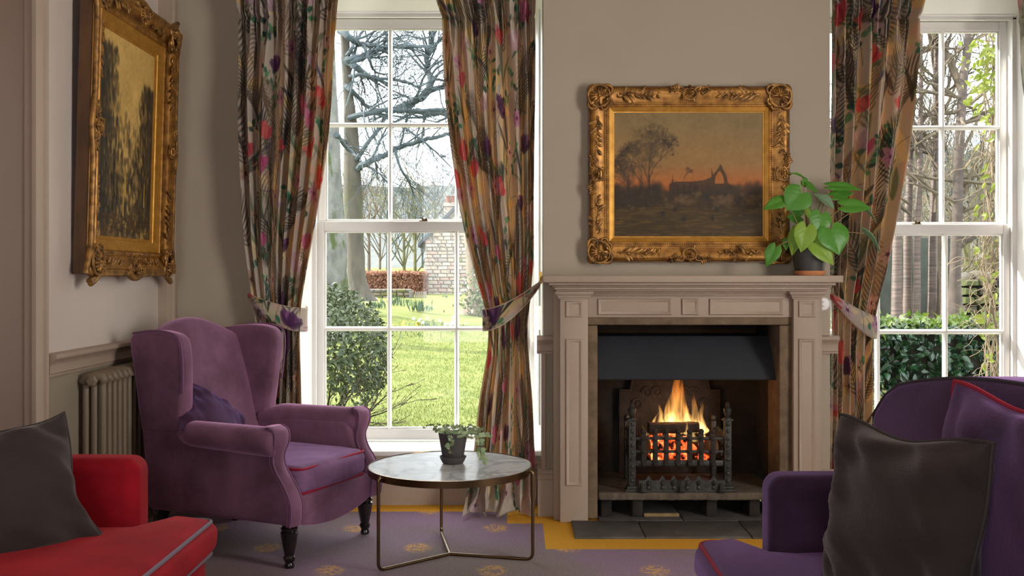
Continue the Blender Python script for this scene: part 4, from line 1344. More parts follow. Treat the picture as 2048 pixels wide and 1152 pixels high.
    for z, e in ((0.411, 0.0), (0.306, 0.0)):
        P = round_path([(-0.4, -0.262, z), (0.030, -0.262, z), (0.030, 0.262, z), (-0.4, 0.262, z)], 0.035, 6)
        P = [(p[0] - 0.012*(abs(p[1])/0.268)**3 + 0.004, p[1], p[2]) for p in P]
        mb = MB(); mb.tube(P, 0.0055, 7); B(mb, 'piping', M_PIPER, c)
    return t
wing_chair()
# small matching cushion propped against the near wing
Mx = Matrix.Translation((-0.84, 4.55, 0)) @ Euler((0, 0, math.radians(-23))).to_matrix().to_4x4()
loc = Mx @ Vector((-0.53, -0.16, 0.575))
xd = Mx.to_3x3() @ Vector((0.42, 0.70, -0.58)); zd = Mx.to_3x3() @ Vector((-0.55, 0.42, 0.7))
scatter_cushion('scatter_cushion', 'small dark purple cushion standing on one corner in the wing armchair', 0.33, 0.33, 0.11, basis(xd, zd, loc), M_PURPD, M_PURPD, 5, 0.003, pinch=0.05)

# ---------------------------------------------------------------- sofas
def sofa(name, label, sgn, xf, xarm, yfar, ynear, m_main, m_seat, m_pipe, back_x, back_top, zseat=0.45, zarm=0.668, curve=0.0):
    """sgn=+1: faces +X (left-hand sofa), -1: faces -X. xf: front edge of the cushion, xarm: front of the arm"""
    t = thing(name, label, 'sofa', (xf - sgn*0.4, yfar-0.5, 0))
    xb = back_x                        # inner face of the back
    xo = back_x - sgn*0.16             # outside of the back
    X = lambda a, b: (min(a, b), max(a, b))
    # base
    x0, x1 = X(xf - sgn*0.03, xo)
    soft_box(x0, x1, ynear, yfar-0.01, 0.12, 0.335, 0.03).build('seat_base', m_main, t, smooth=60, weld=True)
    # far and near arms
    for y1 in (yfar, ynear+0.14):
        x0, x1 = X(xarm, xo)
        soft_box(x0, x1, y1-0.14, y1, 0.13, zarm, 0.045, 0.004).build('arm', m_main, t, smooth=60, weld=True)
    # back: arched slab
    yy = np.linspace(0, 1, 31)
    out = [(ynear, 0.2)] + [(ynear+(yfar-ynear)*q, back_top - 0.10*(abs(2*q-1)**3.0) - 0.07*max(0, (abs(2*q-1)-0.86)/0.14)**2) for q in yy] + [(yfar, 0.2)]
    mb = MB(); x0, x1 = X(xb, xo); mb.prism(out, x0, x1, 'x')
    bow = lambda y: -sgn*curve*(1-abs(2*(y-ynear)/(yfar-ynear)-1)**2.5)
    mb.map(lambda x, y, z: (x+bow(y), y, z))
    bk = mb.build('backrest', m_main, t, bevel=0.03, bseg=4)
    for xx in (xb - sgn*0.012, xo + sgn*0.012):
        mb = MB(); mb.tube([(xx + bow(y), y, z-0.006) for y, z in out[1:-1]], 0.006, 6); mb.build('piping', mat('plum_piping', (46, 32, 46), 0.8), bk)
    # T-shaped seat cushion
    yn, yf_ = ynear+0.15, yfar-0.15
    x0, x1 = X(xf, xb)
    mb = soft_box(x0, x1, ynear+0.02, yfar+0.03, 0.338, zseat, 0.042, 0.045, wr=0.006, seed=9)
    # draw the sides in where the arm stands
    def tee(x, y, z):
        d = sgn*(xarm - x)             # >0 behind the arm front
        k = max(0.0, min(1.0, (d+0.06)/0.06))
        k = k*k*(3-2*k)
        if y > yf_: y = y*(1-k) + (yf_ - 0.004 + (y-yf_)*0.02)*k
        if y < yn: y = y*(1-k) + (yn + (y-yn)*0.02)*k
        return (x, y, z)
    # refine across x so that the notch is smooth
    mb.map(tee)
    c = mb.build('seat_cushion', m_seat, t, smooth=60, weld=True)
    xa = xarm + sgn*0.012
    for z in (zseat-0.004, 0.345):
        e = 0.016
        P = round_path([(xb, yf_-0.004, z), (xa+sgn*0.02, yf_-0.01, z), (xa+sgn*0.045, yfar+0.03-e, z), (xf-sgn*e, yfar+0.03-e, z), (xf-sgn*e, ynear+0.02+e, z)], 0.05, 7)
        mb = MB(); mb.tube(P, 0.007, 7); mb.build('piping', m_pipe, c)
    for x in (xf - sgn*0.1, xo + sgn*0.06):
        for y in (ynear+0.08, yfar-0.07):
            mb = MB(); mb.lathe([(0.02,0),(0.026,0.06),(0.03,0.125)], (x, y, 0), 12); mb.build('leg', M_EBONY, t)
    return t
sofa('red_sofa', 'crimson velvet sofa with grey piping along the wall', 1, -0.972, -1.187, 3.27, 1.55, M_RED, M_RED, M_PIPEG, -1.60, 0.80)
sofa('purple_sofa', 'aubergine velvet sofa with arched back and red piping', -1, 0.535, 0.731, 2.995, 1.15, M_PURPR, M_PURPR, M_PIPER, 1.06, 1.005, curve=0.10)

# loose back cushion of the purple sofa
b = scatter_cushion('back_cushion', 'large aubergine back cushion with red piping leaning on purple sofa', 0.66, 0.60, 0.17,
                    basis((0.02, -1, 0), (0.10, 0, 1), Vector((1.03, 2.06, 0.69))), M_PURPR, M_PIPER, 12, 0.006, pinch=0.05, wr=0.016)
# charcoal scatter cushions
p_tl, p_tr, p_bl = W(1690, 846, 2.50), W(1978, 871, 2.00), W(1641, 1105, 2.47)
p_br = W(1955, 1262, 1.98)
cc = (p_tl+p_tr+p_bl+p_br)/4 + Vector((0, 0, -0.032))
scatter_cushion('scatter_cushion', 'charcoal velvet cushion leaning in the corner of the purple sofa', 0.525, 0.41, 0.14,
                basis((p_tr+p_br-p_tl-p_bl), (p_tl+p_tr-p_bl-p_br), cc), M_GREY, M_PIPEC, 3, 0.005, pinch=0.08, wr=0.020)
q_tr, q_br = W(156, 838, 3.02), W(120, 1085, 2.90)
q_tl, q_bl = W(-170, 950, 2.72), W(-160, 1150, 2.62)
cc = (q_tl+q_tr+q_bl+q_br)/4
scatter_cushion('scatter_cushion', 'charcoal velvet cushion propped against the arm of the red sofa', 0.50, 0.415, 0.16,
                basis((q_tr+q_br-q_tl-q_bl), (q_tl+q_tr-q_bl-q_br), cc), M_GREY, M_PIPEC, 8, 0.005, pinch=0.15, wr=0.022)

# ---------------------------------------------------------------- column radiator behind the armchair
rad = thing('column_radiator', 'taupe cast iron column radiator behind the wing armchair', 'radiator', (-1.79, 4.65, 0))
M_RAD = mat('radiator_enamel', (124, 108, 88), 0.5, var=(8, 0.92, 1.04))
mbs = MB()
for dx in (-0.036, 0.0, 0.036):
    P = [(dx, 0, 0.10+0.70*i/12) for i in range(13)]
    mbs.tube(P, 0.0155, 8)
for z in (0.80, 0.10):
    mbs.tube([(-0.045, 0, z-0.012), (-0.036, 0, z+0.012), (0, 0, z+0.020), (0.036, 0, z+0.012), (0.045, 0, z-0.012)], 0.022, 10)
me = mbs.mesh('radiator_section'); me.materials.append(M_RAD); me.shade_smooth()
for i in range(15):
    linked('section', me, Matrix.Translation((-1.795, 4.27+i*0.056, 0)), rad)
mb = MB()
for z in (0.80, 0.10): 
    mb.tube([(-1.795, 4.25, z), (-1.795, 5.07, z)], 0.02, 10)
mb.build('header_pipe', M_RAD, rad)
mb = MB(); mb.lathe([(0.026,0),(0.026,0.012),(0.018,0.018),(0.0,0.019)], (0,0,0), 6); mb.xf(Matrix.Translation((-1.795, 4.25, 0.80)) @ Euler((PI/2, 0, 0)).to_matrix().to_4x4()); mb.build('end_plug', M_RAD, rad, smooth=30)
for y in (4.27, 5.05):
    mb = MB(); mb.box(-1.825, -1.765, y-0.012, y+0.012, 0.0, 0.085); mb.build('foot', M_RAD, rad, bevel=0.005)
# ================================================================== COFFEE TABLE
def marble_mat():
    m, nt, b, out = nodes_of('white_marble')
    N, L = nt.nodes, nt.links
    tc = N.new('ShaderNodeTexCoord')
    n = N.new('ShaderNodeTexNoise'); n.inputs['Scale'].default_value = 4.0; n.inputs['Detail'].default_value = 7; n.inputs['Distortion'].default_value = 1.8
    L.new(tc.outputs['Object'], n.inputs['Vector'])
    r = N.new('ShaderNodeValToRGB'); e = r.color_ramp.elements
    e[0].position = 0.42; e[0].color = (*lin((196, 198, 198)), 1); e[1].position = 0.58; e[1].color = (*lin((204, 204, 202)), 1)
    k = e.new(0.5); k.color = (*lin((160, 164, 168)), 1)
    L.new(n.outputs['Fac'], r.inputs['Fac']); L.new(r.outputs['Color'], b.inputs['Base Color'])
    b.inputs['Roughness'].default_value = 0.2; b.inputs['Specular IOR Level'].default_value = 0.1
    return m
M_BRONZE = mat('brushed_bronze', (124, 102, 74), 0.28, 1.0, var=(60, 0.85, 1.1), stretch=(1, 1, 12))
TX, TY, TZ, TR = -0.29, 4.454, 0.405, 0.361
tb = thing('coffee_table', 'round marble topped coffee table on a thin bronze wire frame', 'table', (TX, TY, 0))
mb = MB(); mb.lathe([(0.0, -0.018), (TR-0.006, -0.018), (TR-0.004, 0.0), (0.0, 0.0)], (TX, TY, TZ-0.002), 96); mb.build('marble_top', marble_mat(), tb, smooth=30)
mb = MB(); mb.lathe([(TR-0.02, -0.030), (TR+0.001, -0.030), (TR+0.002, 0.0), (TR-0.003, 0.001), (TR-0.004, -0.004), (TR-0.006, -0.022), (TR-0.02, -0.024), (TR-0.02, -0.030)], (TX, TY, TZ), 96, cap=False); mb.build('rim', M_BRONZE, tb, smooth=30)
for deg in (221, 347, 100):
    a = math.radians(deg); d = Vector((math.cos(a), math.sin(a), 0)); c = Vector((TX, TY, 0))
    P = round_path([c + d*(TR-0.012) + Vector((0,0,TZ-0.012)), c + d*(TR+0.016) + Vector((0,0,TZ-0.012)), c + d*(TR+0.016) + Vector((0,0,0.0075)), c + Vector((0,0,0.0075))], 0.032, 7)
    mb = MB(); mb.tube(P, 0.0075, 10); mb.build('leg', M_BRONZE, tb)

# ================================================================== POT PLANTS
M_POTD = mat('charcoal_clay', (66, 60, 60), 0.75, var=(18, 0.8, 1.15), bump=(90, 0.1))
M_SOIL = mat('potting_soil', (48, 36, 28), 1.0, var=(60, 0.5, 1.4), bump=(120, 0.8))
def heart_leaf(n=9, cup=0.12, fold=0.18, droop=0.25, notch=0.16, wave=0.0, seed=0, lobes=False, m=4):
    """unit leaf: base at the origin, tip at y=1, half-width about 0.5; MB"""
    mb = MB(); G = []
    for i in range(n+1):
        s = i/n
        row = []
        # half width along the leaf
        if lobes: w_ = float(np.interp(s, [0, .06, .14, .28, .45, .6, .75, .87, .95, 1], [.30, .40, .47, .5, .455, .36, .23, .115, .045, 0]))
        else: w_ = 0.5*(math.sin(PI*min(1, s**0.62))**0.75) if 0 < s < 1 else 0.02 if s == 0 else 0.0
        for j in range(-m, m+1):
            e = j/m
            x = e*w_
            y = s - notch*(math.sin(PI*0.72*abs(e)) if lobes else abs(e)**1.2*1.2)*(1-s)**(4 if lobes else 3)
            z = -droop*s*s + fold*abs(x) - cup*(abs(e)**3)*w_ + wave*math.sin(s*9+e*3+seed)*abs(e)
            if lobes: z += 0.012*math.cos(34*(s-0.40*abs(e)))*min(1, abs(e)*4)*(1-s)
            row.append((x, y, z))
        G.append(row)
    mb.grid(G)
    return mb
LEAF_MESHES = {}
def leaf_mesh(key, material, **kw):
    if key not in LEAF_MESHES:
        me = heart_leaf(**kw).mesh('leaf_'+key); me.materials.append(material); me.shade_smooth()
        LEAF_MESHES[key] = me
    return LEAF_MESHES[key]
def leaf_at(me, base, tip, face, width, parent, name='leaf', flip=False):
    """leaf from base to tip whose upper side faces `face`; width = full width in m"""
    y = (Vector(tip)-Vector(base)); ln = y.length; y.normalize()
    z = Vector(face); z = z - y*z.dot(y)
    z = z.normalized() if z.length > 1e-4 else y.orthogonal()
    x = y.cross(z)
    M = Matrix((x*width, y*ln, z*ln)).transposed().to_4x4(); M.translation = base
    return linked(name, me, M, parent)

# ---- trailing plant on the coffee table
PT = W(906, 926, 4.50); PT.z = TZ
tp = thing('potted_trailing_plant', 'small trailing plant in a charcoal clay pot on the marble table', 'plant', (PT.x, PT.y, TZ))
mb = MB(); mb.lathe([(0.0,0.0),(0.046,0.0),(0.049,0.004),(0.060,0.026),(0.060,0.030),(0.056,0.031),(0.046,0.010),(0.0,0.010)], (PT.x, PT.y, TZ+0.0005), 36); mb.build('saucer', M_POTD, tp, smooth=40)
mb = MB(); mb.lathe([(0.0,0.011),(0.043,0.011),(0.046,0.015),(0.066,0.134),(0.066,0.137),(0.060,0.138),(0.058,0.120),(0.0,0.120)], (PT.x, PT.y, TZ), 36); mb.build('pot', M_POTD, tp, smooth=40)
mb = MB(); mb.lathe([(0.0,0.1235),(0.03,0.126),(0.0585,0.1205)], (PT.x, PT.y, TZ), 24, cap=False); mb.build('soil', M_SOIL, tp)
M_LF1 = leaf_mat('hoya_leaf', (92, 122, 86), (164, 178, 134), 0.15, 0.45)
lm = leaf_mesh('oval', M_LF1, n=6, cup=0.1, fold=0.12, droop=0.12, notch=0.04)
r4 = random.Random(5)
def vine(ptsz, size, nper, par=tp, Y0=PT.y):
    """trailing stem given in the zoomed close-up of the photo (1843 px over 160)"""
    pts = [W(840+x/11.52, 840+y/11.52, Y0+dy) for x, y, dy in ptsz]
    sm = [Vector(p) for p in spline([tuple(p) for p in pts], 6)]
    mb = MB(); mb.tube(sm, 0.0014, 5); mb.build('stem', mat('vine_stem', (120, 96, 64), 0.7), par)
    n = len(sm)
    for k in range(nper):
        q = int((k+0.7)/nper*(n-1)); p = sm[q]
        s_ = 1.35*size*r4.uniform(0.75, 1.15)*(1 if k < nper-2 else 0.7)
        for sd in (-1, 1):
            if r4.random() < 0.12: continue
            d = Vector((sd*r4.uniform(0.5, 1.0), r4.uniform(-0.7, 0.4), r4.uniform(-0.4, 0.6))).normalized()
            leaf_at(lm, p, p + d*s_, Vector((r4.uniform(-.4,.4), -1, r4.uniform(0.1, 0.9))), s_*0.85, par)
vine([(640, 270, -0.03), (700, 330, -0.06), (715, 450, -0.075), (690, 560, -0.07), (690, 680, -0.07), (745, 770, -0.065)], 0.017, 6)
vine([(900, 280, 0.0), (1120, 230, -0.01), (1290, 280, -0.02), (1370, 400, -0.03), (1380, 560, -0.03), (1400, 740, -0.03), (1420, 850, -0.03), (1500, 900, -0.03), (1490, 1040, -0.03)], 0.018, 13)
vine([(1000, 290, 0.01), (1200, 330, 0.0), (1420, 310, 0.0), (1540, 350, 0.0), (1660, 400, 0.0)], 0.014, 7)
vine([(480, 280, 0.02), (400, 230, 0.02), (360, 170, 0.03), (400, 105, 0.03), (470, 110, 0.03)], 0.013, 3)
vine([(440, 270, 0.03), (330, 150, 0.04), (240, 100, 0.04), (150, 150, 0.04), (90, 200, 0.04)], 0.014, 4)
vine([(660, 270, 0.0), (700, 200, 0.0), (800, 140, 0.0), (900, 130, 0.0), (990, 150, 0.0)], 0.015, 5)
vine([(900, 290, 0.01), (980, 200, 0.02), (1080, 170, 0.02), (1180, 90, 0.02)], 0.016, 4)
vine([(560, 290, -0.02), (560, 200, -0.02), (590, 130, -0.02), (640, 120, -0.02)], 0.020, 4)
vine([(800, 300, -0.03), (880, 330, -0.05), (1000, 340, -0.05), (1100, 380, -0.04), (1180, 400, -0.04)], 0.021, 6)
vine([(1100, 260, 0.01), (1260, 190, 0.0), (1350, 200, 0.0), (1430, 240, 0.0)], 0.018, 4)
for k in range(16):
    a = r4.uniform(0, 2*PI); rr = r4.uniform(0.01, 0.05)
    p = Vector((PT.x+rr*math.cos(a), PT.y+rr*math.sin(a), TZ+0.126)); s_ = r4.uniform(0.016, 0.026)
    d = Vector((math.cos(a)*0.8, math.sin(a)*0.8, r4.uniform(0.2, 0.9))).normalized()
    leaf_at(lm, p, p+d*s_, Vector((r4.uniform(-.3,.3), -0.6, 0.9)), s_*0.9, tp)

# ---- heart-leaved plant on the mantel shelf
YM = 5.03
PM = W(1619, 550, YM); PM.z = 1.2475
mp_ = thing('potted_heart_leaf_plant', 'leafy green heart leaved plant in a dark pot on the mantel shelf', 'plant', (PM.x, PM.y, PM.z))
M_TERRA = mat('terracotta', (196, 128, 84), 0.8, var=(20, 0.85, 1.1), bump=(80, 0.1))
M_POTZ = mat('zinc_grey_pot', (82, 80, 78), 0.5, 0.2, var=(12, 0.75, 1.15), bump=(40, 0.1))
mb = MB(); mb.lathe([(0.0,0.0),(0.068,0.0),(0.072,0.003),(0.081,0.018),(0.082,0.023),(0.078,0.024),(0.066,0.007),(0.0,0.007)], tuple(PM), 40); mb.build('saucer', M_TERRA, mp_, smooth=40)
mb = MB(); mb.lathe([(0.0,0.008),(0.066,0.008),(0.069,0.014),(0.090,0.150),(0.090,0.154),(0.083,0.155),(0.080,0.132),(0.0,0.132)], tuple(PM), 40); mb.build('pot', M_POTZ, mp_, smooth=40)
mb = MB(); mb.lathe([(0.0,0.139),(0.05,0.138),(0.0815,0.133)], tuple(PM), 24, cap=False); mb.build('soil', M_SOIL, mp_)
M_LF2 = leaf_mat('heart_leaf_green', (64, 134, 48), (108, 170, 62), 0.32, 0.35, scale=14)
M_LF2y = leaf_mat('young_leaf_green', (140, 182, 60), (160, 196, 74), 0.4, 0.4, scale=14)
M_LF2s = leaf_mat('silvery_leaf_green', (112, 146, 108), (140, 168, 132), 0.25, 0.3, scale=14)
hl = [leaf_mesh('heart%d' % i, m, n=22, m=7, cup=c, fold=f, droop=dr, notch=0.24, wave=w_, seed=i, lobes=True) for i, (m, c, f, dr, w_) in enumerate([(M_LF2, .15, .20, .22, .012), (M_LF2, .10, .30, .30, .02), (M_LF2y, .12, .22, .28, .015), (M_LF2s, .10, .45, .2, .01)])]
M_STEM = mat('petiole', (146, 116, 70), 0.6, var=(10, 0.8, 1.2))
crown = Vector((PM.x, PM.y, PM.z+0.137))
# base x, y, tip x, y, width, depth offset, tip depth offset, mesh, facing   (pixels of the 4.8x close-up)
HL = [
 (320,390, 128,452,130, -.06,-.08,0,(-.2,-1,.5)), (490,318, 362,470,270, -.07,-.10,0,(.1,-1,.35)), (500,165, 380,95,50, .02,.0,1,(0,-.6,1)),
 (555,240, 675,295,110, .03,.05,0,(.1,-.8,.7)), (505,200, 560,255,95, .03,.04,1,(0,-1,.4)), (690,375, 820,455,110, -.02,-.05,3,(-.2,-.8,.9)), (690,375, 612,310,80, -.02,0,3,(.1,-.8,.9)),
 (682,525, 655,690,205, -.09,-.12,0,(.05,-1,.12)), (540,650, 500,872,195, -.10,-.13,2,(-.1,-1,.3)), (450,690, 398,905,130, -.06,-.09,2,(-.4,-1,.3)),
 (778,668, 880,895,300, -.10,-.14,0,(.1,-1,.45)), (625,795, 822,988,190, -.10,-.14,2,(-.1,-1,.4)), (780,250, 1088,245,118, .02,.0,0,(.1,-.95,.8)),
 (812,345, 1020,280,120, .05,.08,0,(-.1,-1,.5)), (905,440, 1182,430,160, -.02,-.04,0,(.1,-1,.6)), (1062,465, 1245,578,50, .02,.0,3,(.4,-.4,1)),
 (1100,705, 1292,882,50, -.02,-.05,3,(.5,-.4,1)), (485,545, 362,540,140, .0,.0,0,(-.1,-1,.2)), (242,845, 152,1020,135, -.09,-.10,0,(-.2,-1,.3)),
 (345,765, 345,865,70, -.03,-.05,0,(-.4,-1,.2)), (540,480, 585,560,60, .0,-.02,2,(0,-1,.4)), (440,640, 440,690,60, -.04,-.06,0,(0,-1,.4)), (570,470, 480,490,70, .05,.06,0,(0,-1,.4)),
]
for bx, by, tx, ty, w_, d0, d1, mi, fc in HL:
    a = W(1500+bx/4.8, 320+by/4.8, YM+d0); b = W(1500+tx/4.8, 320+ty/4.8, YM+d1)
    leaf_at(hl[mi], a, b, Vector(fc), w_/4.8/FPX*YM*1.08, mp_)
    s0 = crown + Vector(((a.x-crown.x)*0.12, (a.y-crown.y)*0.2, -0.004))
    mid = s0.lerp(a, 0.55) + Vector((0, 0, 0.035))
    mb = MB(); mb.tube([Vector(q) for q in spline([tuple(s0), tuple(mid), tuple(a)], 6)], [0.0032-0.0016*k/12 for k in range(13)], 6); mb.build('stem', M_STEM, mp_)

# ================================================================== GILT FRAMED PAINTINGS (local: x right, z up, -y towards the viewer)
def gilt(name, c1, c2, rough):
    m, nt, b, out = nodes_of(name)
    N, L = nt.nodes, nt.links
    tc = N.new('ShaderNodeTexCoord')
    n = N.new('ShaderNodeTexNoise'); n.inputs['Scale'].default_value = 26; n.inputs['Detail'].default_value = 5; L.new(tc.outputs['Object'], n.inputs['Vector'])
    r = N.new('ShaderNodeValToRGB'); r.color_ramp.elements[0].position = .35; r.color_ramp.elements[1].position = .65
    r.color_ramp.elements[0].color = (*lin(c1), 1); r.color_ramp.elements[1].color = (*lin(c2), 1)
    L.new(n.outputs['Fac'], r.inputs['Fac']); L.new(r.outputs['Color'], b.inputs['Base Color'])
    b.inputs['Metallic'].default_value = 0.55; b.inputs['Roughness'].default_value = rough
    bp = N.new('ShaderNodeBump'); bp.inputs['Strength'].default_value = 0.2; bp.inputs['Distance'].default_value = 0.004
    L.new(n.outputs['Fac'], bp.inputs['Height']); L.new(bp.outputs['Normal'], b.inputs['Normal'])
    return m
M_GILT = gilt('antique_gilt', (128, 84, 36), (178, 126, 58), 0.4)
M_GILTB = gilt('bright_gilt', (176, 124, 44), (200, 146, 62), 0.4)
M_GILTO = gilt('dulled_gilt_ornament', (96, 66, 34), (176, 128, 66), 0.42)
M_FRSIDE = mat('frame_side_umber', (92, 58, 26), 0.5, var=(14, 0.6, 1.25), stretch=(1, 1, 0.25), coat=0.2)

def frame_ring(mb, w, h, prof):
    """prof: (distance in from the outer edge, height towards the viewer)"""
    P = []
    for sx, sz in ((-1,-1),(1,-1),(1,1),(-1,1)):
        P.append([(sx*(w/2-d), -k, sz*(h/2-d)) for d, k in prof])
    mb.grid(P, closeu=True)
def spiral(mb, cx, cz, y, r0, a0, turns, th, sgn=1, n=26, tail=None):
    pts, rs = [], []
    if tail:
        for k in range(5, 0, -1):
            pts.append((cx + math.cos(a0)*r0 - math.sin(a0)*sgn*(-tail)*k/5*1.0, y, cz + math.sin(a0)*r0 + math.cos(a0)*sgn*(-tail)*k/5)); rs.append(th*(0.45+0.55*(1-k/5)))
    for k in range(n+1):
        q = k/n; a = a0 + sgn*turns*2*PI*q; r = r0*(1-0.82*q)
        pts.append((cx + math.cos(a)*r, y - 0.006*q, cz + math.sin(a)*r)); rs.append(th*(1-0.45*q))
    mb.tube(pts, rs, 6)
    mb.ellipsoid(pts[-1], th*1.0, th*1.0, th*1.0, 7, 5)
def shell(mb, cx, cz, y, R, ang, spread=PI*1.25, n=11):
    """fan of ribs"""
    for k in range(n):
        a = ang + spread*(k/(n-1)-0.5)
        p = [(cx + math.cos(a)*R*q, y - 0.012*math.sin(PI*q*0.9) , cz + math.sin(a)*R*q) for q in (0.12, 0.45, 0.8, 1.0)]
        mb.tube(p, [R*0.05, R*0.10, R*0.15, R*0.11], 6)
    mb.ellipsoid((cx, y-0.008, cz), R*0.26, 0.010, R*0.22, 9, 6)
def spray(mb, x, z, y, dx, dz, ln, rn, sc=1.0):
    """run of small leaves and berries along a stem"""
    d = math.hypot(dx, dz); dx, dz = dx/d, dz/d
    pts = [(x+dx*ln*q - dz*0.008*math.sin(q*7), y-0.004, z+dz*ln*q + dx*0.008*math.sin(q*7)) for q in np.linspace(0, 1, 12)]
    mb.tube(pts, [0.0042*sc*(1-0.5*q) for q in np.linspace(0, 1, 12)], 5)
    n = max(5, int(ln/0.018/sc))
    for k in range(n):
        q = (k+0.5)/n
        cx, cz = x+dx*ln*q, z+dz*ln*q
        for sd in (-1, 1):
            a = math.atan2(dz, dx) + sd*rn.uniform(.5, 1.1)
            L_ = rn.uniform(0.010, 0.018)*sc*(1.2-0.5*q)
            Rm = Euler((0, -a, 0)).to_matrix()
            mb.ellipsoid((cx+math.cos(a)*L_, y-0.005, cz+math.sin(a)*L_), L_, 0.005, L_*0.42, 6, 4, Rm)
        if k % 3 == 1: mb.ellipsoid((cx, y-0.010, cz), 0.006*sc, 0.005, 0.006*sc, 6, 4)
def cartouche(mb, x, z, y, R, ang):
    ca, sa = math.cos(ang), math.sin(ang)
    def T(u, v): return (x + u*ca - v*sa, z + u*sa + v*ca)     # v axis points outwards from the picture
    shell(mb, *T(0, 0), y, R*0.52, ang+PI/2, PI*1.5, 9)
    ring = [(T(R*0.78*math.cos(a), R*0.66*math.sin(a))) for a in np.linspace(0, 2*PI, 29)[:-1]]
    mb.tube([(px, y-0.006, pz) for px, pz in ring], R*0.11, 6, closed=True)
    for s in (-1, 1):
        cx, cz = T(s*R*0.95, R*0.45); spiral(mb, cx, cz, y-0.004, R*0.34, ang+PI/2, 1.1, R*0.11, s, tail=R*1.1)
        cx, cz = T(s*R*0.70, -R*0.62); spiral(mb, cx, cz, y-0.004, R*0.26, ang-PI/2, 1.0, R*0.09, -s)
        a0 = T(s*R*1.1, R*0.5); a1 = T(s*R*2.2, R*0.62)
        spray(mb, a0[0], a0[1], y, a1[0]-a0[0], a1[1]-a0[1], R*1.2, random.Random(2), 0.9)
    c = T(0, R*0.85); mb.ellipsoid((c[0], y-0.01, c[1]), R*0.22, 0.012, R*0.2, 8, 6)

